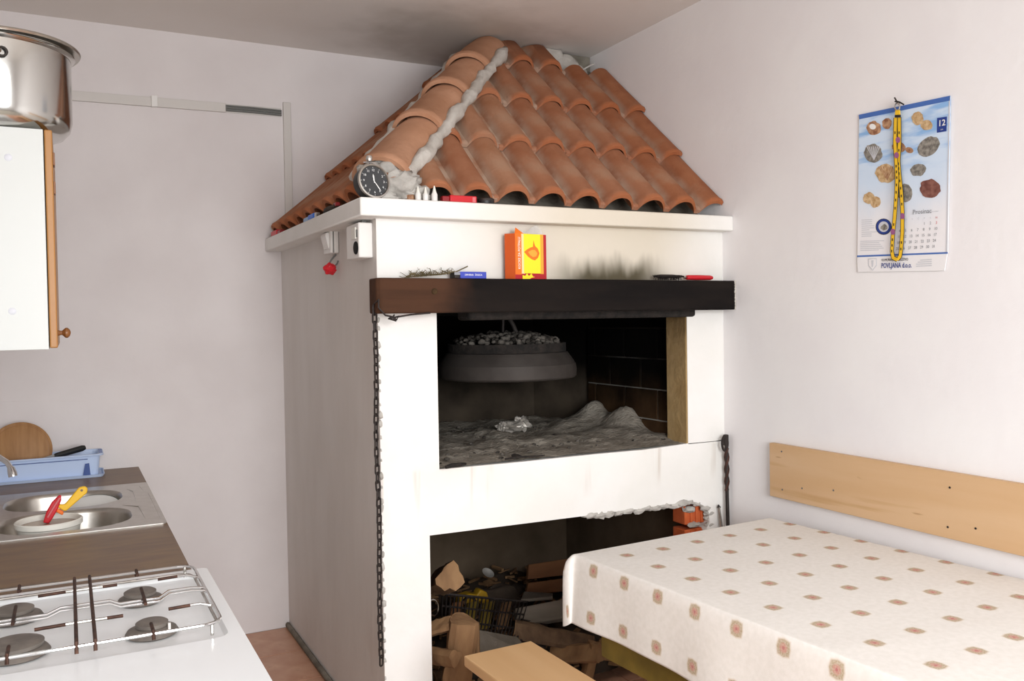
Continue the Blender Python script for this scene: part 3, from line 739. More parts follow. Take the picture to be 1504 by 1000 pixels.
# firelighter packet
A = bp(757, 408, -1.505); B = bp(803, 408, -1.487); z0 = 1.6155; z1 = bp(780, 344, -1.49).z
t = thing('firelighter_packet', 'yellow, orange and red firelighter packet standing upright on the beam', 'packet', ((A.x+B.x)/2, -1.49, z0))
fx = (B-A); fx.z = 0; wdt = fx.length; fx.normalize(); fy = Vector((-fx.y, fx.x, 0)); A.z = z0
hgt = z1-z0
MB().prism([A, A+fx*wdt, A+fx*wdt+fy*.026, A+fy*.034-fx*.020], (0, 0, hgt)).build('carton', 'box_red', t, smooth=False, bevel=.001)
def face(u0, v0, u1, v1, m, name, e=.0005):
    P = [A+fx*(wdt*u)+Vector((0, 0, hgt*v))-fy*e for u, v in ((u0, v0), (u1, v0), (u1, v1), (u0, v1))]; return MB().prism(P, -fy*.0004).build(name, m, t, smooth=False)
def fp(u, v, e=.001): return A+fx*(wdt*u)+Vector((0, 0, hgt*v))-fy*e
face(0, .10, .20, 1, 'box_orange', 'orange_band'); face(.20, .12, .30, 1, 'box_cream', 'cream_band')
face(.27, .13, .80, 1, 'box_yellow', 'yellow_panel', .0007); face(.80, .12, .90, 1, 'box_gold', 'gold_band', .0007)
text('lettering', 'KOCKE ZA POTPALU', 'print_white', t, fp(.13, .22, .0012), (0, 0, 1), -fx, .0145, 'LEFT', .82)
fl_ = [(.28, .60), (.38, .66), (.48, .70), (.56, .72), (.58, .86), (.63, .74), (.72, .68), (.77, .58), (.72, .48), (.62, .42), (.52, .44), (.40, .50)]
MB().prism([fp(u, v, .0012) for u, v in fl_], -fy*.0003).build('flame_motif', 'box_orange', t, smooth=False)
fl2 = [(.40, .60), (.52, .65), (.62, .65), (.70, .58), (.66, .51), (.56, .49), (.47, .53)]
MB().prism([fp(u, v, .0017) for u, v in fl2], -fy*.0003).build('flame_heart', 'box_gold', t, smooth=False)
fl3 = [(.22, .0), (.22, .09), (.30, .07), (.36, .13), (.42, .07), (.50, .13), (.55, .06), (.62, .05), (.5, .03), (.44, .0)]
MB().prism([fp(u, v, .0012) for u, v in fl3], -fy*.0003).build('flame_edge', 'box_yellow', t, smooth=False)
sp_ = [A-fx*.020+fy*.034, A]
P = [sp_[0], sp_[1], sp_[1]+Vector((0, 0, hgt)), sp_[0]+Vector((0, 0, hgt))]; sn = (A-sp_[0]).cross(Vector((0, 0, 1))).normalized()
if sn.y > 0: sn = -sn
MB().prism([q+sn*.0004 for q in P], sn*.0005).build('spine', 'box_orange_dark', t, smooth=False)
MB().prism([A+Vector((0, 0, hgt)), A+fx*wdt*.28+Vector((0, 0, hgt)), A+fx*.012+fy*.012+Vector((0, 0, hgt+.022))], fy*.0015).build('lid_flap', 'box_orange', t, smooth=False)
rows = [[A+fx*wdt*u+fy*(.006+.012*v)+Vector((0, 0, hgt-.004+v*(.026+.012*sin(u*9+1)))) for u in [.28+.66*i/10 for i in range(11)]] for v in (0, .5, 1)]
b = MB(); VV = [[b.b.verts.new(q+Vector((0, .004*noise.noise(q*60), 0))) for q in r_] for r_ in rows]
for j in range(2):
    for i in range(10): b.b.faces.new((VV[j][i], VV[j][i+1], VV[j+1][i+1], VV[j+1][i]))
b.build('film', 'film', t)
# wire brush
p = bp(1000, 410, -1.49); p.z = 1.6155
t = thing('wire_brush', 'wire brush with a red handle lying on the right end of the beam', 'brush', p)
A = bp(962, 408, -1.487); B = bp(1004, 408, -1.487); D = bp(1046, 407.5, -1.487); 
for q in (A, B, D): q.z = 1.628
bb = MB(); L_ = (B-A).length
bb.loft([[A.lerp(B, u)+Vector((0, cos(a_)*.014*s_, sin(a_)*.007*s_+.004)) for a_ in [2*pi*k/12 for k in range(12)]] for u, s_ in ((0, .2), (.05, .7), (.2, 1), (.6, 1), (.9, .7), (1, .35))])
bb.build('head', 'iron_dark', t)
b = MB()
for k in range(260):
    u = rnd.random(); q = A.lerp(B, u*.9)+Vector((0, rnd.uniform(-.013, .013), 0)); d = Vector((rnd.uniform(-.006, .006), rnd.uniform(-.008, .008), rnd.choice((-.010, .009))))
    b.tube([q, q+d], .0007, 3)
br_ = b.build('bristles', 'iron_dark', t); br_['kind'] = 'stuff'
MB().tube([B, B.lerp(D, .12)], .004, 8).build('ferrule', 'chrome_dull', t)
MB().loft([[B.lerp(D, u)+Vector((0, cos(a_)*r, sin(a_)*r*.85)) for a_ in [2*pi*k/14 for k in range(14)]] for u, r in ((.1, .009), (.14, .0115), (.5, .0125), (.92, .0115), (1, .007))]).build('handle', 'red_plastic', t)

# poker and tongs in the right corner
PX, PY = -.016, -1.475
t = thing('poker', 'black twisted iron poker standing upright in the corner right of the fireplace', 'poker', (PX, PY, 0))
pts = []
MB().tube([(PX-.008, PY-.03, .0005), (PX-.003, PY-.012, .4), (PX, PY, .76), (PX, PY, .955)], .0075, 8).build('shaft', 'iron_dark', t)
bb = MB()
for ph in (0, pi): bb.tube([(PX+.006*cos(ph+k*.8), PY+.006*sin(ph+k*.8), .76+.0125*k) for k in range(15)], .0055, 6)
bb.build('twist', 'iron_rust', t)
lo = hit(1066, 652, 1, PY)
MB().tube([(PX-.012+.015*cos(a_), PY-.004, .955+.030*sin(a_)) for a_ in [2*pi*k/16 for k in range(16)]], .0048, 6, closed=True).build('loop', 'iron_dark', t)
MB().box((PX-.012, PY-.008, .945), (PX+.006, PY+.008, .99)).build('head', 'iron_dark', t, bevel=.003)
A = hit(1056, 744, 1, -1.46); B = Vector((A.x+.06, -1.50, .02)); tl = thing('fire_tongs', 'slim grey tongs leaning beside the iron poker behind the table', 'tongs', (B.x, B.y, 0))
for s_ in (-.006, .006): MB().tube([A+Vector((s_*.3, 0, 0)), A.lerp(B, .5)+Vector((s_, 0, 0)), B+Vector((s_*1.6, 0, 0))], [.0035, .0045, .004], 6).build('arm', 'chrome_dull', tl)
MB().tube([A+Vector((-.006, 0, -.004)), A+Vector((-.002, 0, .006)), A+Vector((.006, 0, -.004))], .004, 6).build('bow', 'iron_dark', tl)

# ------------------------------------------------------------------ wood store contents
def log(label, x, y, Y, length, r, dirv, bark='log_bark', seed=0, flat=True, group='firewood in the store', name='split_log', zmin=None):
    c = hit(x, y, 1, Y); d = Vector(dirv).normalized()
    a = Vector((0, 0, 1)) if abs(d.z) < .9 else Vector((1, 0, 0)); u = (a-d*a.dot(d)).normalized(); v = d.cross(u)
    rg = random.Random(seed); nv = 16
    aa = sorted(rg.uniform(0, 2*pi) for _ in range(3)); sh = []
    for k in range(nv):                       # a split log: round bark side, flat riven faces
        th_ = 2*pi*k/nv; q = 1.0
        for j_ in range(3):
            f_ = cos(th_-(aa[0]+j_*2.1)); lim = (.55, .7, .8)[j_]
            if f_ > 1e-3: q = min(q, lim/f_)
        sh.append(q*rg.uniform(.94, 1.06))
    t = thing(name, label, 'log', c-d*length/2, group)
    rings = []
    for j in range(8):
        s_ = -.5+j/7
        rings.append([c+d*(length*s_+(.10*r*noise.noise(Vector((k*.9, seed, 7))) if j in (0, 7) else 0))+(u*cos(2*pi*k/nv)+v*sin(2*pi*k/nv))*r*sh[k]*(1+.16*noise.noise(Vector((k*.8, j*1.1, seed)))+.06*noise.noise(Vector((k*2.3, j*.5, seed)))) for k in range(nv)])
    MB().loft(rings, False, False).build('bark' if bark == 'log_bark' else 'side', bark, t, ang=28)
    MB().loft([rings[0], [p-d*.002 for p in rings[0]]]).build('cut_end', 'log_split', t, smooth=False); MB().loft([rings[-1], [p+d*.002 for p in rings[-1]]]).build('cut_end', 'log_split', t, smooth=False)
    return t
log('stout split log with pale end face at the left of the store, above the rack', 650, 852, -1.16, .22, .062, (-.15, -.9, .35), 'log_split', 1)
log('tall pale split log standing in the front left corner of the store', 671, 975, -1.36, .34, .062, (.10, -.15, 1), 'log_split', 2)
log('thin pale stick standing between the tall split log and the dark plank', 699, 944, -1.33, .14, .017, (.03, .1, 1), 'log_split', 3)
log('pale wedge of wood lying at the left edge of the store under the rack', 645, 922, -1.34, .10, .03, (.5, -.6, .3), 'log_split', 4)
log('rough log lying low at the left edge of the store below the wedge', 647, 962, -1.36, .16, .035, (.3, -.8, .1), 'log_split', 5)
log('brown log lying right of the bench corner on the store floor', 812, 938, -1.20, .32, .045, (1, -.5, -.25), 'log_bark', 6)
log('pale split log leaning behind the table corner in the store', 846, 962, -1.30, .22, .042, (.4, -.7, .2), 'log_split', 7)
log('short pale log standing under the cloth corner of the table', 866, 972, -1.34, .16, .028, (.15, -.2, 1), 'log_split', 8)
log('dark bark log deep in the store behind the tall split log', 705, 985, -1.10, .40, .055, (1, .1, .05), 'log_bark', 9)
log('dark bark log lying deep at the right of the store', 800, 985, -1.05, .40, .055, (1, .2, 0), 'log_bark', 10)
log('bark log lying on the heap behind the grill rack', 690, 960, -.95, .45, .06, (1, .2, .05), 'log_bark', 12)
log('bark log lying on the heap below the weathered plank', 830, 940, -.90, .45, .06, (1, -.2, .05), 'log_bark', 13)
def plank(label, pts, Y0, Y1, th, m, name='plank', g='planks in the store'):
    """pts: four photo points, first two at depth Y0 and last two at Y1"""
    P = [hit(*pts[0], 1, Y0), hit(*pts[1], 1, Y0), hit(*pts[2], 1, Y1), hit(*pts[3], 1, Y1)]
    n = (P[1]-P[0]).cross(P[3]-P[0]).normalized()
    b = MB(); b.prism(P, -n*th if n.z > 0 or n.y < 0 else n*th)
    o = b.build(name, m, smooth=False, bevel=.003, off=P[0]); tag(o, label, 'plank', g); return o
plank('weathered grey plank lying on the heap beside the hanging cloth corner', ((760, 918), (845, 905), (845, 876), (757, 893)), -1.06, -1.00, .03, 'wood_grey')
plank('upper one of two dark brown boards at the back right of the store', ((775, 851), (850, 842), (850, 818), (777, 829)), -.72, -.70, .02, 'wood_dark')
plank('lower one of two dark brown boards at the back right of the store', ((772, 874), (850, 866), (850, 846), (776, 856)), -.76, -.74, .02, 'wood_dark')
plank('dark grey plank slanting behind the front corner of the pine bench', ((704, 962), (782, 962), (760, 935), (702, 924)), -1.30, -1.22, .025, 'plank_grey')
plank('thin pale board lying under the weathered grey plank', ((765, 880), (812, 876), (812, 871), (770, 868)), -.92, -.84, .015, 'wood_grey')
# grill rack
t = thing('grill_rack', 'black wire grill rack leaning across the firewood in the store', 'grill', hit(700, 930, 1, -1.16))
A, B, D, E = hit(648, 928, 1, -1.20), hit(758, 944, 1, -1.20), hit(775, 884, 1, -1.02), hit(650, 872, 1, -1.02)
def gp(u, v): return A.lerp(B, u).lerp(E.lerp(D, u), v)
MB().tube([A, B, D, E], .006, 6, closed=True).build('frame', 'iron_dark', t)
for k in range(1, 22):
    u = k/22; MB().tube([gp(u, 0), gp(u, 1)], .0032, 5).build('wire', 'iron_dark', t)
for v in (.35, .7): MB().tube([gp(0, v)+Vector((0, 0, -.004)), gp(1, v)+Vector((0, 0, -.004))], .004, 5).build('cross_wire', 'iron_dark', t)
t = thing('grill_rack', 'smaller black wire grill rack on the heap below the weathered grey plank', 'grill', hit(780, 930, 1, -1.14))
A, B, D, E = hit(765, 940, 1, -1.18), hit(800, 950, 1, -1.18), hit(803, 918, 1, -1.05), hit(766, 910, 1, -1.05)
MB().tube([A, B, D, E], .005, 6, closed=True).build('frame', 'iron_dark', t)
for k in range(1, 7): MB().tube([gp(k/7, 0), gp(k/7, 1)], .0032, 5).build('wire', 'iron_dark', t)
MB().tube([gp(.9, -.1), gp(1.0, -.25), gp(1.15, -.2)], .003, 5).build('handle', 'chrome', t)
# yellow split slats under the rack
p = hit(700, 915, 1, -1.0)
for i, (l_, x) in enumerate((('leftmost of the four wood slats lying behind the grill rack', 655), ('second wood slat from the left behind the grill rack', 678), ('third wood slat from the left behind the grill rack', 701), ('rightmost of the four wood slats lying behind the grill rack', 728))):
    A = hit(x+2, 925, 1, -1.10); B = hit(x+10, 885, 1, -.98); b = MB()
    b.prism([A, A+Vector((.05, 0, 0)), B+Vector((.05, 0, 0)), B], (0, .02, -.008)); tag(b.build('wood_slat', ('wood_dark', 'mustard', 'mustard', 'log_split')[i], bevel=.002, off=A), l_, 'slat', 'slats behind the rack')
# yellow plastic tool and sack
p = hit(698, 878, 1, -.90)
t = thing('hand_blower', 'yellow plastic hand blower lying behind the grill rack in the store', 'blower', p)
b = MB(); ol = [(675, 890), (677, 877), (690, 872), (701, 874), (706, 866), (716, 870), (721, 890), (712, 892), (706, 884), (695, 885), (686, 892)]
b.prism([hit(x, y, 1, -.90) for x, y in ol], (0, .05, 0)); b.build('housing', 'yellow_dull', t, bevel=.006)
MB().tube([hit(690+9*cos(a_), 884+7*sin(a_), 1, -.905) for a_ in [2*pi*k/14 for k in range(14)]], .006, 6, closed=True).build('fan_ring', 'chrome_dull', t)
p = hit(725, 868, 1, -.72); b = MB(); b.blob(p+Vector((0, 0, -.05)), .105, .3, 3, 6, 1.8, (1.3, .6, .75)); b.blob(p+Vector((-.12, 0, -.08)), .09, .3, 3, 7, 1.8, (1.2, .7, .8))
tag(b.build('sack', 'sack', off=p), 'dark crumpled sack at the back of the store behind the yellow blower', 'sack')
p = hit(716, 846, 1, -.62)
tag(MB().lathe([(.005, 0), (.02, .003), (.028, .009), (.030, .009), (.02, .0), (.005, -.004)], p+Vector((0, 0, .01)), (.2, -.5, .8), 20).build('metal_lid', 'steel_rough', off=p), 'small shiny metal lid lying on the dark sack in the store', 'lid')
rp = hit(636, 892, 1, -1.27)
tag(MB().tube([rp+Vector((.020*cos(a_), .006*sin(a_), .028*sin(a_))) for a_ in [2*pi*k/20 for k in range(20)]], .004, 6, closed=True).build('steel_ring', 'chrome', off=rp), 'shiny steel ring at the left edge of the store opening', 'ring')
# earth / bark litter that carries the heap
b = MB(); V = []
for j in range(25):
    row = []
    for i in range(31):
        x = -1.345+i/30*1.24; y = -1.30+j/24*.96
        z = .05+.26*(j/24)**.8*(.55+.12*noise.noise(Vector((x*3, y*3, 1))))+.05*noise.noise(Vector((x*9, y*9, 2)))+.025*noise.noise(Vector((x*25, y*25, 4)))
        row.append(b.b.verts.new((x, y, max(z, .004))))
    V.append(row)
for j in range(24):
    for i in range(30): b.b.faces.new((V[j][i], V[j][i+1], V[j+1][i+1], V[j+1][i]))
tag(b.build('wood_litter', 'sack', ang=80, normals=False), 'dark heap of bark and wood litter filling the bottom of the store', 'litter', kind='stuff')

b = MB()
for k in range(420):
    i, j = rnd.uniform(0, 1), rnd.uniform(0, 1)
    x = -1.33+i*1.2; y = -1.28+j*.9
    z = .05+.26*j**.8*(.55+.12*noise.noise(Vector((x*3, y*3, 1))))+.05*noise.noise(Vector((x*9, y*9, 2)))+.02
    Mx = Matrix.Translation((x, y, max(z, .02))) @ Matrix.Rotation(rnd.uniform(0, 6.3), 4, 'Z') @ Matrix.Rotation(rnd.uniform(-.6, .6), 4, 'X')
    b.mbox((rnd.uniform(.03, .09), rnd.uniform(.008, .022), rnd.uniform(.004, .012)), Mx)
tag(b.build('wood_chips', 'log_split', smooth=False), 'chips and splinters of wood strewn over the litter in the store', 'wood chips', kind='stuff')
# ------------------------------------------------------------------ table, cloth, bench, wall board
TA = radians(4.0); tu = Vector((cos(TA), sin(TA), 0)); tv = Vector((sin(TA), -cos(TA), 0)); T0 = Vector((-.968, -1.872, 0)); TZ = .722
TWd, TLn = .865, 1.42
def tp(u, v, z): return T0+tu*u+tv*v+Vector((0, 0, z))
tb = thing('dining_table', 'dining table with mustard-coloured apron under a spotted cloth, against the right wall', 'table', tp(TWd/2, TLn/2, 0))
def tbox(u0, v0, z0, u1, v1, z1): return MB().prism([tp(u0, v0, z0), tp(u1, v0, z0), tp(u1, v1, z0), tp(u0, v1, z0)], (0, 0, z1-z0))
tbox(0, 0, TZ-.03, TWd, TLn, TZ-.003).build('tabletop', 'table_leg', tb, smooth=False, bevel=.004)
tbox(.045, .05, .40, .065, TLn-.05, .55).build('apron', 'mustard', tb, smooth=False, bevel=.003)
tbox(.06, .045, .53, TWd-.05, .065, TZ-.03).build('apron', 'mustard', tb, smooth=False, bevel=.003)
tbox(.045, .05, .55, .065, TLn-.05, TZ-.03).build('rail', 'table_leg', tb, smooth=False, bevel=.003)
tbox(TWd-.06, .05, .60, TWd-.04, TLn-.05, TZ-.03).build('apron', 'mustard', tb, smooth=False, bevel=.003)
for u, v in ((.14, .16), (TWd-.09, .04), (.04, TLn-.09), (TWd-.09, TLn-.09)):
    tbox(u, v, 0, u+.05, v+.05, TZ-.03).build('leg', 'table_leg', tb, smooth=False, bevel=.004)
# cloth
m = MATS['cloth']; N, L, b = nodes(m)
uv = N.new('ShaderNodeUVMap'); sp = N.new('ShaderNodeSeparateXYZ'); L.new(uv.outputs[0], sp.inputs[0])
def cell(s, o):
    f = math_(N, L, 'FRACT', math_(N, L, 'ADD', math_(N, L, 'DIVIDE', math_(N, L, 'SUBTRACT', s, o), .149), .5+20))
    return math_(N, L, 'ABSOLUTE', math_(N, L, 'SUBTRACT', f, .5))
cx, cy = cell(sp.outputs[0], .1135), cell(sp.outputs[1], .100)
nz = N.new('ShaderNodeTexNoise'); nz.inputs['Scale'].default_value = 260; L.new(uv.outputs[0], nz.inputs[0]); nzf = mapr(N, L, nz.outputs[0], .35, .65, .5, 1)
dd = math_(N, L, 'ADD', math_(N, L, 'MAXIMUM', cx, cy), math_(N, L, 'MULTIPLY', math_(N, L, 'ADD', cx, cy), .28))
mix_in(m, math_(N, L, 'MULTIPLY', mapr(N, L, dd, .225, .165), .55), 'cdb79b')
mix_in(m, math_(N, L, 'MULTIPLY', mapr(N, L, dd, .19, .15), math_(N, L, 'MULTIPLY', nzf, .75)), 'a58f6b')
rr = math_(N, L, 'SQRT', math_(N, L, 'ADD', math_(N, L, 'MULTIPLY', cx, cx), math_(N, L, 'MULTIPLY', cy, cy)))
mix_in(m, math_(N, L, 'MULTIPLY', mapr(N, L, rr, .10, .05), math_(N, L, 'MULTIPLY', nzf, .8)), 'cf8f86')
mix_in(m, math_(N, L, 'MULTIPLY', mapr(N, L, rr, .035, .015), .6), 'b8606a')
def samples(n_top, ln, d0, d1):
    s = [-d0*(1-i/9) for i in range(9)] + [-.010, -.004] + [i/n_top*ln for i in range(n_top+1)] + [ln+.004, ln+.010] + [ln+d1*(i+1)/9 for i in range(9)]
    return s
DL, DB = .228, .228
us = samples(26, TWd, DL, .05); vs = samples(40, TLn, DB, .2)
b = MB(); uvl = b.b.loops.layers.uv.new('UVMap'); V = []
for v in vs:
    row = []
    for u in us:
        du = -u if u < 0 else (u-TWd if u > TWd else 0); dv = -v if v < 0 else (v-TLn if v > TLn else 0)
        uu, vv = min(max(u, 0), TWd), min(max(v, 0), TLn)
        z = TZ; out = Vector((0, 0, 0)); dr = max(du, dv)+.35*min(du, dv)
        if du or dv:
            su = -1 if u < 0 else 1; sv = -1 if v < 0 else 1
            dirv = Vector((su*du, sv*dv, 0)).normalized()
            corner = min(du, dv)/max(du, dv, 1e-6)
            dr *= (1-.22*corner)
            s_ = v if du > dv else u
            wave = .010*sin(s_*11+1)+.006*sin(s_*23)
            cr = corner**.5; flare = .008+.05*cr*min(1, dr/.035)**.7+min(dr, .03)*.3*(1-cr)+dr*.05*(1-cr)+wave*dr*2*(1-.6*cr)
            if u > TWd: flare = min(flare, .006)
            out = dirv*flare; z = TZ-max(0, dr-.006)
            z += .012*sin(s_*3.2+.6)*(dr/.23)
        else:
            z += .0015*noise.noise(Vector((u*5, v*5, 0)))+.0022*max(0, noise.noise(Vector((u*2.2+v*1.2, v*9-u*3, 4))))
        if u < 0 and v > .04 and False: pass
        p = tp(uu, vv, 0)+tu*out.x+tv*out.y; p.z = z
        row.append((b.b.verts.new(p), u, v))
    V.append(row)
for j in range(len(vs)-1):
    for i in range(len(us)-1):
        q = (V[j][i], V[j][i+1], V[j+1][i+1], V[j+1][i]); f = b.b.faces.new([t_[0] for t_ in q])
        for l, t_ in zip(f.loops, q): l[uvl].uv = (t_[1], t_[2])
o = b.build('tablecloth', 'cloth', ang=180, off=tp(TWd/2, TLn/2, TZ)); tag(o, 'cream tablecloth with rows of small beige floral spots on the dining table', 'tablecloth')
sm = o.modifiers.new('subsurf', 'SUBSURF'); sm.levels = 1; sm.render_levels = 2
so = o.modifiers.new('solid', 'SOLIDIFY'); so.thickness = .0015; so.offset = -1
# bench
BZ = .45; b0 = Vector((-1.350, -1.815, 0)); bu = Vector((cos(radians(2)), sin(radians(2)), 0)); bv = Vector((sin(radians(2.5)), -cos(radians(2.5)), 0))
def bpn(u, v, z): return b0+bu*u+bv*v+Vector((0, 0, z))
bn = thing('bench', 'pine bench with a plain plank seat beside the dining table', 'bench', bpn(.12, .6, 0))
def bbox(u0, v0, z0, u1, v1, z1): return MB().prism([bpn(u0, v0, z0), bpn(u1, v0, z0), bpn(u1, v1, z0), bpn(u0, v1, z0)], (0, 0, z1-z0))
bbox(0, 0, BZ-.034, .238, 1.25, BZ).build('seat', 'pine', bn, smooth=False, bevel=.005)
for v in (.12, 1.10): bbox(.015, v, 0, .223, v+.03, BZ-.034).build('leg', 'pine', bn, smooth=False, bevel=.003)
bbox(.105, .15, .18, .13, 1.10, .26).build('stretcher', 'pine', bn, smooth=False, bevel=.003)
# wall board
bo = thing('backrest_board', 'long pale pine board screwed to the right wall above the table', 'board', (-.012, -2.5, .885))
MB().box((-.024, -3.6, .783), (-.001, -1.727, .9865)).build('board', 'pine_wall', bo, smooth=False, bevel=.002)
for (x, y) in ((1148, 663), (1149, 719), (1178, 717), (1395, 716), (1392, 774), (1433, 776), (1224, 720)):
    p = hit(x, y, 0, -.0245); MB().lathe([(.0005, .0012), (.0032, .001), (.0036, 0)], p, (-1, 0, 0), 10, False, True).build('screw', 'iron_dark' if x > 1300 else 'cable_grey', bo)

# ------------------------------------------------------------------ calendar and lanyard
def cz(x, y, e=.0): return hit(1230+x/3.335, 120+y/3.335, 0, -.006-e)
cal = thing('wall_calendar', 'wall calendar with seashell pictures hanging on the right wall above the board', 'calendar', cz(315, 560))
def sheet(pts, name, m, e=.0, th=.0006):
    P = [cz(x, y, e) for x, y in pts]; return MB().prism(P, (.0+th, 0, 0)).build(name, m, cal, smooth=False)
sheet([(106, 172), (552, 70), (540, 838), (98, 852)], 'page', 'calendar_print', .0, .003)
sheet([(97, 855), (538, 838), (524, 925), (99, 932)], 'footer', 'paper', .0, .003)
sheet([(104, 162), (552, 68), (551, 92), (106, 184)], 'header_strip', 'print_blue', .001)
sheet([(96, 851), (540, 834), (540, 842), (96, 859)], 'footer_line', 'print_blue', .001)
sheet([(546, 75), (552, 74), (538, 838), (530, 840)], 'edge_line', 'print_light', .001)
sheet([(488, 178), (536, 170), (534, 242), (487, 250)], 'month_box', 'print_navy', .001)
rgt = (cz(534, 80)-cz(108, 176)).normalized(); upw = Vector((0, 0, 1))
rb = (cz(520, 830)-cz(120, 845)).normalized()
text('lettering', '12', 'print_white', cal, cz(511, 203, .0025), rgt, upw, .026, 'CENTER', 1, .0001, .0003)
text('lettering', '2006', 'print_light', cal, cz(511, 234, .0025), rgt, upw, .005, 'CENTER', 1, .0001)
text('lettering', 'Prosinac', 'print_grey', cal, cz(368, 640, .002), rb, upw, .021, 'LEFT', .95, .0001)
text('lettering', 'december', 'print_light', cal, cz(458, 636, .002), rb, upw, .006, 'LEFT', 1.1, .0001)
hd = ['P', 'U', 'S', 'Č', 'P', 'S', 'N']
for c in range(7):
    x0 = 308+c*29.5
    text('lettering', hd[c], 'print_red' if c == 6 else 'print_light', cal, cz(x0, 676-(c*1.8), .002), rb, upw, .008, 'CENTER', 1, .0001)
    for r in range(5):
        dnum = r*7+c-3
        if 1 <= dnum <= 31:
            text('date_number', str(dnum), 'print_red' if c == 6 and r == 0 else ('print_grey' if c < 6 else 'print_grey'), cal, cz(x0-r*3.4, 702+r*29-(c*1.9), .002), rb, upw, .0125, 'CENTER', .9, .0001)
text('lettering', 'KOMUNALNO DRUŠTVO', 'print_black', cal, cz(216, 874, .002), rb, upw, .0125, 'LEFT', .72, .0001)
text('lettering', 'POVLJANA d.o.o.', 'print_navy', cal, cz(214, 902, .002), rb, upw, .0235, 'LEFT', .68, .0001, .0002)
for k in range(4): MB().prism([cz(x, y, .001) for x, y in ((385+8*(k == 1)+20*(k == 0), 872+k*10), (462, 868+k*10), (462, 872+k*10), (385+8*(k == 1)+20*(k == 0), 876+k*10))], (.0003, 0, 0)).build('address_line', 'print_light', cal, smooth=False)
for k in range(9): sheet([(118, 676+k*10), (170+((k*37) % 25)-12*(k % 3), 674+k*10), (170+((k*37) % 25)-12*(k % 3), 677+k*10), (118, 679+k*10)], 'text_line', 'print_light', .001, .0003)
for k in range(6): sheet([(112, 780+k*9), (228-((k*23) % 30), 777+k*9), (228-((k*23) % 30), 780+k*9), (112, 783+k*9)], 'text_line', 'print_light', .001, .0003)
sheet([(150, 866), (192, 864), (192, 900), (172, 926), (150, 902)], 'crest', 'print_light', .001, .0004); sheet([(154, 870), (188, 868), (188, 898), (172, 920), (154, 900)], 'crest_field', 'paper', .0014, .0004)
sheet([(165, 875), (177, 874), (175, 905), (168, 908)], 'crest_figure', 'print_light', .0018, .0004)
def ell(x, y, rx, ry, rot=0, n=20, wob=0, sd=0):
    o_ = []
    for k in range(n):
        a_ = 2*pi*k/n; q = 1+wob*noise.noise(Vector((cos(a_)*2+sd, sin(a_)*2, sd))); X, Y = rx*cos(a_)*q, ry*sin(a_)*q; c_, s_ = cos(radians(rot)), sin(radians(rot))
        o_.append((x+X*c_-Y*s_, y+X*s_+Y*c_))
    return o_
for i, (x, y, rx, ry, ro, mm) in enumerate(((178, 228, 36, 34, 20, 'shell_brown'), (242, 205, 23, 27, 10, 'shell_brown'), (392, 180, 29, 33, 0, 'shell_tan'), (436, 212, 30, 25, 10, 'shell_tan'),
        (175, 350, 44, 46, -30, 'shell_grey'), (236, 448, 50, 46, 15, 'shell_tan'), (446, 318, 60, 42, -38, 'shell_grey'), (396, 432, 39, 30, -10, 'shell_grey'), (453, 522, 50, 46, 0, 'shell_red'),
        (155, 570, 28, 29, 20, 'shell_tan'), (187, 590, 24, 28, 30, 'shell_tan'), (300, 320, 34, 26, 10, 'shell_brown'), (330, 545, 36, 45, -10, 'shell_grey'))):
    o = sheet(ell(x, y, rx, ry, ro, 22, .18, i), 'printed_shell', mm, .001+.0002*(i % 3), .0005)
    if i in (0,): sheet(ell(x-6, y-8, 16, 14, 20), 'shell_mouth', 'print_white', .0018, .0004)
    if i in (4, 5):
        for k in range(-3, 4):
            ca = radians(90+k*20+(-30 if i == 4 else 5)); bx, by = x+(8 if i == 5 else 4), y+ry*.75
            ex_, ey_ = x+k*rx*.24, y-ry*.72
            sheet([(bx-1, by), (bx+1, by), (ex_+2, ey_), (ex_-2, ey_)], 'shell_rib', 'shell_brown' if i == 5 else 'print_light', .0018, .0003)
sheet(ell(352, 335, 20, 14, 20), 'printed_shell', 'shell_brown', .0012, .0004)
sheet(ell(226, 710, 39, 40), 'emblem_ring', 'print_black', .001, .0004); sheet(ell(226, 710, 36, 37), 'emblem_ring', 'print_navy', .0014, .0004); sheet(ell(226, 710, 25, 26), 'emblem_field', 'print_light', .0018, .0004); sheet(ell(228, 713, 17, 15, 0, 14, .5, 3), 'emblem_figure', 'shell_grey', .0022, .0004)
ny_ = cz(300, 105)
MB().tube([ny_+Vector((.0055, 0, 0)), ny_+Vector((-.018, 0, .004))], .0022, 6).build('nail', 'iron_dark', cal)
# lanyard
ln_ = thing('lanyard', 'yellow neck strap with black edges hanging on the nail over the calendar', 'lanyard', cz(293, 120, .02))
def ribbon(pts, wd, name, m, e=0):
    P = [cz(x, y, .008+z+e) for x, y, z in pts]; b = MB(); rows = []
    for i, p in enumerate(P):
        tdir = (P[min(i+1, len(P)-1)]-P[max(i-1, 0)]).normalized(); side = tdir.cross(Vector((-1, 0, 0))).normalized()
        rows.append((p-side*wd/2, p+side*wd/2))
    fr = [[b.b.verts.new(q+Vector((s_, 0, 0))) for s_ in (0, .0012) for q in r_] for r_ in rows]
    for A_, B_ in zip(fr, fr[1:]):
        for i, j in ((0, 1), (1, 3), (3, 2), (2, 0)): b.b.faces.new((A_[i], A_[j], B_[j], B_[i]))
    b.b.faces.new([fr[0][i] for i in (0, 1, 3, 2)]); b.b.faces.new([fr[-1][i] for i in (2, 3, 1, 0)])
    return b.build(name, m, ln_)
def fine(pts, n=5):
    out = []
    for a_, b_ in zip(pts, pts[1:]):
        for k in range(n): out.append(tuple(a_[i]+(b_[i]-a_[i])*k/n for i in range(3)))
    return out+[pts[-1]]
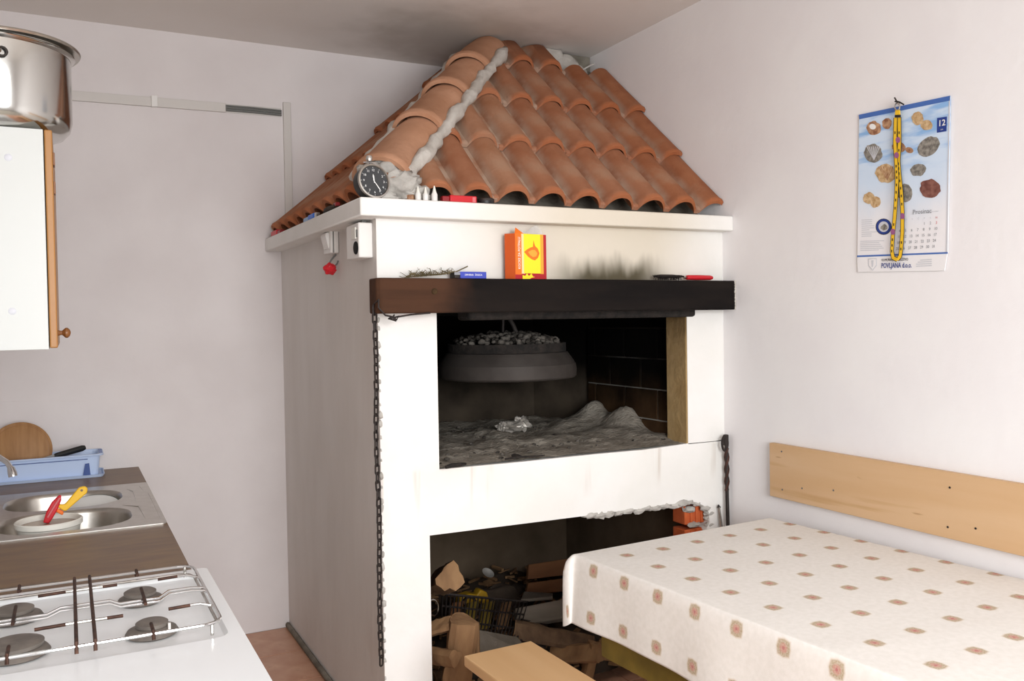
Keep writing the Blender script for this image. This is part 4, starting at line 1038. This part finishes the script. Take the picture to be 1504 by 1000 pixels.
left = fine([(284, 175, .006), (281, 300, .006), (287, 400, .004), (291, 470, .006), (287, 560, .008), (280, 660, .006), (270, 760, .005), (266, 830, .005), (272, 862, .006), (292, 872, .008)])
right = fine([(302, 175, .003), (303, 300, .003), (298, 390, .002), (302, 450, .002), (312, 540, .002), (318, 640, .002), (317, 740, .003), (311, 820, .003), (306, 855, .005), (292, 872, .008)])
for pts in (right, left):
    ribbon(pts, .0150, 'strap_edge', 'lanyard_black'); ribbon(pts, .0105, 'strap', 'lanyard', .0008)
P4 = [(282, 140), (304, 138), (306, 172), (280, 174)]
MB().prism([cz(x, y, .019) for x, y in P4], (.004, 0, 0)).build('clasp', 'lanyard', ln_, smooth=False, bevel=.001)
MB().prism([cz(x, y, .0195) for x, y in ((281, 163), (306, 161), (306, 174), (280, 175))], (.0048, 0, 0)).build('clasp_edge', 'lanyard_black', ln_, smooth=False)
MB().tube([cz(293+13*cos(a_), 122+17*sin(a_), .016) for a_ in [2*pi*k/14 for k in range(14)]], .0022, 6, closed=True).build('hook', 'chrome_dull', ln_)
MB().tube([cz(280, 78, .016), cz(290, 96, .018), cz(305, 100, .016), cz(325, 112, .014)], .0024, 6).build('clip', 'iron_dark', ln_)
for (x, y, e) in ((296, 285, .0155), (289, 360, .0155), (318, 658, .0125), (271, 735, .0155)):
    MB().prism([cz(X, Y, e) for X, Y in ell(x, y, 11, 15, 0, 14)], (.0006, 0, 0)).build('badge', 'badge_purple', ln_, smooth=False)
for pts, e in ((left, .0155), (right, .0125)):
    for k in range(3, len(pts)-10, 2):
        x, y, z = pts[k]
        if min(abs(y-q) for q in (285, 360, 658, 735)) < 24: continue
        MB().prism([cz(X, Y, z+.0092) for X, Y in ((x-3, y-7), (x+2, y-7), (x+2, y+6), (x-3, y+6))], (.0003, 0, 0)).build('print_mark', 'lanyard_black', ln_, smooth=False)

# ------------------------------------------------------------------ wall cabinet and pot
KY = -1.9; kx1 = -2.442; kz0, kz1 = 1.419, 1.937
kb = thing('wall_cabinet', 'white wall cabinet with an oak-edged door hanging on the left wall', 'cabinet', ((LX+kx1)/2, -1.62, kz0))
MB().box((LX, KY, kz0), (kx1, KY+.018, kz1)).build('side_panel', 'cabinet_white', kb, smooth=False, bevel=.001)
MB().box((LX, -1.33, kz0), (kx1, -1.312, kz1)).build('side_panel', 'cabinet_white', kb, smooth=False, bevel=.001)
MB().box((LX, KY+.018, kz0), (kx1, -1.33, kz0+.018)).build('bottom_panel', 'cabinet_white', kb, smooth=False)
MB().box((LX, KY+.018, kz1-.018), (kx1, -1.33, kz1)).build('top_panel', 'cabinet_white', kb, smooth=False)
MB().box((LX, KY+.018, kz0+.018), (LX+.005, -1.33, kz1-.018)).build('back_panel', 'cabinet_white', kb, smooth=False)
dr = MB().box((kx1+.002, KY-.001, kz0+.003), (kx1+.019, -1.311, kz1+.0)).build('door', 'door_oak', kb, smooth=False, bevel=.003)
for i in range(2):
    z = hit(74, (235, 275)[i], 1, KY+.01).z
    MB().box((kx1+.019, KY+.02+.03*i, z-.01), (kx1+.023, KY+.06+.02*i, z+.02)).build('door_trim', 'knob_wood', dr, smooth=False, bevel=.001)
kp = hit(80, 489, 1, -1.86); kp.x = kx1+.019
MB().lathe([(.008, 0), (.006, .004), (.005, .009), (.009, .013), (.0125, .017), (.0125, .021), (.008, .026), (.002, .028)], kp, (1, 0, 0), 20).build('knob', 'knob_wood', dr)
for (x, y) in ((12, 231), (18, 457)):
    p = hit(x, y, 1, KY); MB().lathe([(.0005, .0018), (.006, .0016), (.0085, 0)], p, (0, -1, 0), 14, False, True).build('screw_cap', 'print_light', kb)
# pot
PC = Vector((-2.549, -1.762, kz1+.001)); PR = .172
pt = thing('cooking_pot', 'big stainless steel cooking pot standing on top of the wall cabinet', 'pot', PC)
ph = .200
MB().lathe([(.02, 0), (PR-.035, .0), (PR-.020, .006), (PR-.006, .022), (PR, .045), (PR, ph-.004), (PR+.008, ph), (PR+.010, ph+.003), (PR+.006, ph+.006), (PR-.003, ph+.004), (PR-.004, .05), (PR-.03, .006), (.02, .004)], PC, seg=64).build('body', 'steel', pt)
hx = hit(2, 78, 1, PC.y-PR)
hp_ = PC+Vector((-.03, -PR*.985, ph-.015))
MB().tube([hp_+Vector((-.055, -.004, -.02)), hp_+Vector((-.05, -.03, -.012)), hp_+Vector((-.02, -.042, .0)), hp_+Vector((.02, -.042, .0)), hp_+Vector((.05, -.03, -.012)), hp_+Vector((.055, -.004, -.02))], .006, 8).build('handle', 'chrome_dull', pt)
MB().tube([hp_+Vector((.060+.010*cos(a_), -.006, -.024+.010*sin(a_))) for a_ in [2*pi*k/12 for k in range(12)]], .003, 6, closed=True).build('handle_eye', 'iron_grey', pt)
ld = PC+Vector((.010, .008, ph+.012)); lax = Vector((-.03, .02, 1))
tl = thing('pot_lid', 'stainless steel lid lying slightly askew on the big cooking pot', 'lid', ld)
MB().lathe([(PR-.012, -.014), (PR-.010, -.004), (PR+.010, -.004), (PR+.013, 0), (PR+.010, .004), (PR-.004, .008), (PR-.03, .010), (.06, .014), (.005, .015)], ld, lax, 64).build('cover', 'steel_brushed', tl)
MB().lathe([(.008, .014), (.007, .020), (.014, .024), (.014, .028), (.010, .031), (.002, .032)], ld, lax, 20).build('knob', 'plastic_black', tl)

# ------------------------------------------------------------------ kitchen counter
CX = -2.133; CZ = .84
bc = thing('base_cabinet', 'white kitchen base cabinet under the brown worktop along the left wall', 'cabinet', (-2.43, -.95, 0))
for ya in (-1.878, -1.272, -.444, -.022): MB().box((LX+.002, ya, .09), (CX-.055, ya+.018, .801)).build('side_panel', 'cabinet_white', bc, smooth=False)
MB().box((LX+.002, -1.878, .072), (CX-.055, -.004, .09)).build('bottom_panel', 'cabinet_white', bc, smooth=False)
MB().box((LX+.002, -1.878, 0), (CX-.10, -.004, .071)).build('plinth', 'cable_grey', bc, smooth=False)
for k in range(3):
    d = MB().box((CX-.0545, -1.872+.62*k, .10), (CX-.037, -1.872+.62*k+.61, .795)).build('door', 'cabinet_white', bc, smooth=False, bevel=.002)
    MB().lathe([(.006, 0), (.005, .008), (.012, .014), (.012, .020), (.002, .024)], (CX-.037, -1.872+.62*k+.08, .72), (1, 0, 0), 16).build('knob', 'knob_wood', d)
SY0, SY1, SXL, SXR = -1.268, -.47, -2.668, -2.140
wt = thing('worktop', 'dark brown laminate kitchen worktop running along the left wall', 'worktop', (-2.43, -.95, .802))
b = MB().box((LX, -1.880, .802), (CX, SY0, CZ)).box((LX, SY1, .802), (CX, -.003, CZ)).box((LX, SY0, .802), (SXL, SY1, CZ)).box((SXR, SY0, .802), (CX, SY1, CZ))
b.build('board', 'laminate', wt, smooth=False)
# sink
sk = thing('sink', 'stainless steel double-bowl sink set into the brown worktop', 'sink', ((SXL+SXR)/2, (SY0+SY1)/2, CZ))
def rrect(x0, y0, x1, y1, r, z, n=7):
    o_ = []
    for cx_, cy_, a0 in ((x1-r, y1-r, 0), (x0+r, y1-r, 90), (x0+r, y0+r, 180), (x1-r, y0+r, 270)):
        for k in range(n): a_ = radians(a0+90*k/(n-1)); o_.append((cx_+r*cos(a_), cy_+r*sin(a_), z))
    return o_
bowls = [(-2.618, -.86, -2.236, -.535), (-2.618, -1.232, -2.226, -.905)]
pz = CZ+.004
bm2 = bmesh.new(); eds = []
for loop in [rrect(SXL-.008, SY0-.006, SXR+.006, SY1+.006, .012, pz, 4)]+[rrect(*q[:2], *q[2:], .13, pz) for q in bowls]:
    vv = [bm2.verts.new(p) for p in loop]; eds += [bm2.edges.new((vv[i], vv[(i+1) % len(vv)])) for i in range(len(vv))]
bmesh.ops.triangle_fill(bm2, edges=eds, use_beauty=True)
mb = MB(); mb.b.free(); mb.b = bm2
for f in bm2.faces:
    if f.normal.z < 0: f.normal_flip()
o = mb.build('rim', 'steel_brushed', sk, smooth=False, normals=False)
s2 = o.modifiers.new('solid', 'SOLIDIFY'); s2.thickness = .0035; s2.offset = -1
for (x0, y0, x1, y1) in bowls:
    b = MB(); R_ = []
    for ins, z, r in ((0, pz, .13), (.004, pz-.004, .128), (.008, pz-.015, .125), (.016, CZ-.12, .115), (.03, CZ-.15, .10), (.06, CZ-.158, .08)):
        R_.append(rrect(x0+ins, y0+ins, x1-ins, y1-ins, r, z))
    b.loft(R_, False, True); o = b.build('bowl', 'steel_brushed', sk, ang=60)
    MB().lathe([(.001, .002), (.028, .002), (.032, .0)], ((x0+x1)/2, (y0+y1)/2, CZ-.158), (0, 0, 1), 20, False, True).build('drain', 'chrome', o)
for pp in (((186, 718), (196, 722), (200, 736)), ((180, 742), (204, 744), (214, 762)), ((205, 714), (212, 722)), ((218, 724), (236, 762))):
    MB().tube([hit(x, y, 2, pz-.0002) for x, y in pp], [.0008]+[.0032]*(len(pp)-2)+[.0008] if len(pp) > 2 else [.002, .0008], 6).build('ridge', 'steel_brushed', sk)
# faucet
tip = hit(18, 694, 1, -.62)
fc = thing('faucet', 'chrome faucet reaching over the sink from the back left', 'faucet', (-2.70, -.44, CZ))
MB().lathe([(.026, 0), (.026, .006), (.018, .012), (.017, .05), (.019, .055), (.012, .062)], (-2.70, -.44, CZ), seg=20).build('base', 'chrome', fc)
MB().tube([(-2.70, -.44, CZ+.055), (-2.70, -.45, CZ+.12), (-2.69, -.48, tip.z+.06), tip+Vector((-.045, .05, .056)), tip+Vector((-.016, .018, .036)), tip+Vector((-.004, .005, .014))], .0095, 12).build('spout', 'chrome', fc)
MB().tube([tip+Vector((-.005, .006, .018)), tip, tip+Vector((.003, -.002, -.014))], [.0115, .0150, .0150], 14).build('aerator', 'chrome', fc)
# tub with scraper
bc_ = Vector((-2.470, -1.085, CZ-.128)); rR = .096
tubo = thing('plastic_tub', 'white plastic tub of dirty water standing in the near sink bowl', 'tub', bc_)
MB().lathe([(.07, 0), (.074, .003), (rR-.004, .125), (rR-.002, .125), (rR+.002, .128), (rR+.002, .142), (rR-.002, .145), (rR-.006, .142), (rR-.008, .125), (.069, .006), (.02, .005)], bc_, seg=40).build('wall', 'tub_white', tubo)
MB().lathe([(.001, .128), (rR-.009, .128)], bc_, (0, 0, 1), 40, False, False).build('water', 'tub_water', tubo)
A = hit(64, 764, 1, -1.07); B = hit(90, 729, 1, -1.07)
sc = thing('scraper', 'red bladed scraper with a yellow handle standing in the white tub', 'scraper', A)
ol = [(63, 768), (68, 752), (76, 738), (86, 728), (90, 727), (90, 735), (85, 748), (77, 762), (72, 769)]
MB().prism([hit(x, y, 1, -1.07) for x, y in ol], (0, .016, 0)).build('blade', 'red_plastic', sc, smooth=False, bevel=.004)
MB().tube([hit(70, 760, 1, -1.075), hit(80, 743, 1, -1.075), hit(88, 731, 1, -1.075)], .003, 6).build('blade_rib', 'print_red', sc)
ol = [(83, 744), (94, 751), (98, 750), (122, 729), (128, 724), (129, 717), (124, 714), (116, 716), (95, 741), (88, 741)]
MB().prism([hit(x, y, 1, -1.068) for x, y in ol], (0, .014, 0)).build('handle', 'yellow_plastic', sc, smooth=False, bevel=.004)
MB().prism([hit(x, y, 1, -1.068) for x, y in ((84, 746), (94, 752), (92, 757), (82, 752))], (0, .014, 0)).build('neck', 'box_orange', sc, smooth=False, bevel=.003)
MB().lathe([(.0005, .0008), (.004, .0006)], hit(120, 720, 1, -1.0688), (0, -1, 0), 12, False, True).build('hole', 'laminate', sc)
# plate
pc = Vector((-2.345, -.70, CZ-.050))
pl = thing('plate', 'white plate with a dark green rim leaning in the far sink bowl', 'plate', pc)
pax = Vector((-.10, -.34, 1))
MB().lathe([(.02, -.006), (.06, -.004), (.105, .010), (.107, .012), (.104, .013), (.06, 0), (.02, -.002)], pc, pax, 40).build('dish', 'porcelain', pl)
MB().lathe([(.1035, .0133), (.1075, .0125), (.1078, .0110)], pc, pax, 40, False, False).build('rim_line', 'green_rim', pl)
# dish rack
RX0, RX1, RY0, RY1 = -2.728, -2.290, -.195, -.020
rk = thing('dish_rack', 'light blue plastic dish rack on the worktop against the back wall', 'dish rack', ((RX0+RX1)/2, -.11, CZ))
MB().loft([rrect(RX0, RY0-.008, RX1+.008, RY1+.004, .02, CZ+.0005, 4), rrect(RX0-.0, RY0-.014, RX1+.014, RY1+.006, .02, CZ+.012, 4), rrect(RX0, RY0-.010, RX1+.010, RY1+.004, .02, CZ+.012, 4), rrect(RX0+.004, RY0-.004, RX1+.004, RY1, .02, CZ+.004, 4)]).build('tray', 'blue_plastic', rk, smooth=False)
R_ = []
zt = CZ+.094
for dlt, z in ((.010, CZ+.006), (.002, zt-.006), (-.010, zt-.004), (-.012, zt), (-.010, zt+.003), (.004, zt+.003), (.008, zt-.004), (.016, CZ+.010)):
    R_.append(rrect(RX0+max(dlt, 0), RY0+dlt, RX1-dlt, RY1-max(dlt, .0), .02, z, 4))
MB().loft(R_, True, True).build('basket', 'blue_plastic', rk, smooth=False)
sl = [hit(x, y, 1, RY0-.0005) for x, y in ((125, 681), (131, 680), (133, 697), (122, 698))]
MB().prism([p+Vector((0, -.0035, 0)) for p in sl], (0, .004, 0)).build('slot_shade', 'blue_dark', rk, smooth=False)  # dark blue plate, the shade inside the slot put into its colour
for k in range(4):
    y = RY0+.03+.036*k; MB().box((RX1-.006, y, zt+.0032), (RX1+.008, y+.010, zt+.0045)).build('slot_shade', 'blue_dark', rk, smooth=False)  # dark blue bars painted as the shade in the rim openings
for k in range(3): MB().box((RX0+.03, RY0-.0125, CZ+.078-.0*k), (RX1-.05, RY0-.009, CZ+.0805)).build('groove', 'blue_dark', rk, smooth=False) if k == 0 else None
# cutting board
cbp = hit(30, 662, 1, -.105); 
cbt = thing('cutting_board', 'round brown wooden cutting board standing in the blue dish rack', 'cutting board', (cbp.x, cbp.y, CZ+.01))
MB().lathe([(.002, -.009), (.112, -.009), (.118, -.005), (.118, .005), (.112, .009), (.002, .009)], cbp, (0, -1, .16), 56).build('board', 'board_wood', cbt)
MB().lathe([(.103, .0092), (.106, .0086), (.109, .0092)], cbp, (0, -1, .16), 56, False, False).build('groove', 'knob_wood', cbt)
# knife
A = hit(80, 670, 1, -.15); B = hit(125, 657, 1, -.11)
kn = thing('knife', 'kitchen knife with a black handle resting on the rim of the dish rack', 'knife', A)
dv_ = (B-A).normalized(); u_ = Vector((0, 0, 1)); u_ = (u_-dv_*u_.dot(dv_)).normalized(); s_ = dv_.cross(u_)
MB().loft([[A.lerp(B, t_)+u_*(cos(a_)*h_)+s_*(sin(a_)*.009) for a_ in [2*pi*k/12 for k in range(12)]] for t_, h_ in ((0, .010), (.1, .012), (.5, .0125), (.9, .013), (1, .009))]).build('handle', 'plastic_black', kn)
MB().prism([A+u_*.009, A-u_*.011, A-dv_*.06-u_*.008, A-dv_*.075+u_*.006], s_*.0015).build('blade', 'steel_brushed', kn, smooth=False)

# ------------------------------------------------------------------ cooker
KX0, KX1, KY0, KY1 = LX+.012, -2.098, -2.86, -1.884
ck_ = thing('cooker', 'white enamel gas cooker with a wire pan grid beside the brown worktop', 'cooker', ((KX0+KX1)/2, (KY0+KY1)/2, 0))
MB().box((KX0, KY0, .04), (KX1-.012, KY1, .80)).build('body', 'enamel', ck_, bevel=.006)
MB().box((KX0+.03, KY0+.03, 0), (KX1-.06, KY1-.03, .04)).build('plinth', 'cable_grey', ck_)
# top with recessed hob
gx0, gx1, gy0, gy1 = -2.700, -2.126, -2.425, -1.925
bm2 = bmesh.new(); eds = []
for loop in [rrect(KX0, KY0, KX1, KY1, .012, .846, 4), rrect(gx0, gy0, gx1, gy1, .03, .846, 5)]:
    vv = [bm2.verts.new(p) for p in loop]; eds += [bm2.edges.new((vv[i], vv[(i+1) % len(vv)])) for i in range(len(vv))]
bmesh.ops.triangle_fill(bm2, edges=eds, use_beauty=True)
for f in bm2.faces:
    if f.normal.z < 0: f.normal_flip()
mb = MB(); mb.b.free(); mb.b = bm2
mb.loft([rrect(gx0, gy0, gx1, gy1, .03, .846, 5), rrect(gx0+.006, gy0+.006, gx1-.006, gy1-.006, .03, .836, 5), rrect(gx0+.02, gy0+.02, gx1-.02, gy1-.02, .03, .834, 5)], False, True)
mb.loft([rrect(KX0, KY0, KX1, KY1, .012, .801, 4), rrect(KX0, KY0, KX1, KY1, .012, .846, 4)], False, False)
bmesh.ops.remove_doubles(mb.b, verts=mb.b.verts, dist=.0002)
mb.build('hob_top', 'enamel', ck_, ang=30)
od = MB().box((KX1-.012, KY0+.04, .12), (KX1+.004, KY1-.04, .62)).build('oven_door', 'enamel', ck_, bevel=.004)
MB().tube([(KX1+.004, KY0+.12, .58), (KX1+.03, KY0+.12, .58), (KX1+.03, KY1-.12, .58), (KX1+.004, KY1-.12, .58)], .007, 8).build('handle', 'chrome', od)
for k in range(5): MB().lathe([(.02, 0), (.018, .018), (.003, .02)], (KX1-.012, KY0+.2+.14*k, .73), (1, 0, 0), 18).build('knob', 'plastic_black', ck_)
mat('burner', '6f6862', '857d75', 25, rough=.5, metal=.35)
for (x, y, rb_, rc) in ((-2.268, -2.062, .050, .033), (-2.520, -2.055, .056, .036), (-2.262, -2.300, .052, .030), (-2.508, -2.292, .062, .048)):
    o = MB().lathe([(rb_*.9, .834), (rb_, .838), (rb_*.92, .845), (rc*1.05, .850), (rc, .851)], (x, y, 0), seg=32).build('burner', 'burner', ck_)
    MB().lathe([(rc*.9, .850), (rc*1.04, .852), (rc*1.06, .859), (rc*.9, .862), (.004, .862)], (x, y, 0), seg=32).build('burner_cap', 'burner', o)
    if y < -2.2 and x > -2.4: MB().tube([(x+rb_*.6, y-rb_*.5, .842), (x+rb_*.6, y-rb_*.5, .860)], .003, 8).build('spark_plug', 'plastic_white', o)
mat('grid_rust', '3b2a24', '5b4034', 40, rough=.6, metal=.6)
gr = thing('pan_grid', 'chromed wire pan grid with rusty fingers lying over the cooker burners', 'pan grid', (-2.42, -2.17, .847))
gz = .872; fx0, fx1, fy0, fy1 = -2.690, -2.138, -2.415, -1.940
MB().tube(rrect(fx0, fy0, fx1, fy1, .04, gz, 6), .0036, 8, closed=True).build('frame', 'chrome', gr)
MB().tube([(fx1-.004, fy0+.05, gz-.014), (fx1-.004, fy1-.06, gz-.014), (fx1-.012, fy1-.035, gz-.014), (fx1-.04, fy1-.022, gz-.014), (fx0, fy1-.022, gz-.014)], .0033, 8).build('lower_frame', 'chrome_dull', gr)
for x in (-2.402, -2.370): MB().tube([(x, fy1+.006, gz-.012), (x, fy1, gz+.006), (x, (fy0+fy1)/2, gz+.006), (x, fy0, gz+.006), (x, fy0-.006, gz-.012)], .0036, 8).build('divider', 'grid_rust', gr)
yc = -2.165
for dy in (.012, -.012):
    P = [(fx1, yc+dy, gz), (fx1-.03, yc+dy, gz+.004), (-2.215, yc+dy, gz+.004), (-2.235, yc+dy, gz-.008), (-2.315, yc+dy, gz-.008), (-2.335, yc+dy, gz+.002), (-2.43, yc+dy, gz+.002), (-2.455, yc+dy, gz-.008), (-2.56, yc+dy, gz-.008), (-2.58, yc+dy, gz+.004), (fx0, yc+dy, gz)]
    MB().tube(P, .0033, 8).build('middle_wire', 'chrome', gr)
for y in (-2.045, -2.285):
    MB().tube([(fx1, y, gz-.004), (-2.165, y, gz+.005), (-2.185, y, gz+.005)], .0033, 8).build('finger', 'chrome', gr); MB().tube([(-2.185, y, gz+.005), (-2.228, y, gz+.004)], .0036, 8).build('finger', 'grid_rust', gr)
    MB().tube([(-2.315, y, gz+.005), (-2.345, y, gz+.005)], .0036, 8).build('finger', 'grid_rust', gr); MB().tube([(-2.345, y, gz+.005), (-2.42, y, gz+.005)], .0033, 8).build('finger', 'chrome_dull', gr); MB().tube([(-2.42, y, gz+.005), (-2.475, y, gz+.004)], .0036, 8).build('finger', 'grid_rust', gr)
    MB().tube([(fx0, y, gz), (-2.60, y, gz+.005), (-2.555, y, gz+.004)], .0035, 8).build('finger', 'grid_rust', gr)
for x in (-2.268, -2.515):
    MB().tube([(x, fy1+.006, gz-.01), (x, fy1-.002, gz+.006), (x, -1.985, gz+.004)], .0036, 8).build('finger', 'grid_rust', gr)
    MB().tube([(x, -2.10, gz+.004), (x, -2.165, gz+.006), (x, -2.225, gz+.004)], .0036, 8).build('finger', 'grid_rust', gr)
    MB().tube([(x, -2.36, gz+.003), (x, fy0, gz+.005), (x, fy0-.006, gz-.01)], .0036, 8).build('finger', 'grid_rust', gr)
for (x, y) in ((fx1-.02, fy0+.01), (fx1-.02, fy1-.01), (fx0+.02, fy0+.01), (fx0+.02, fy1-.01)): MB().tube([(x, y, .8465 if abs(x-fx1) < .03 else .8465), (x, y, gz)], .0035, 6).build('foot', 'chrome_dull', gr)
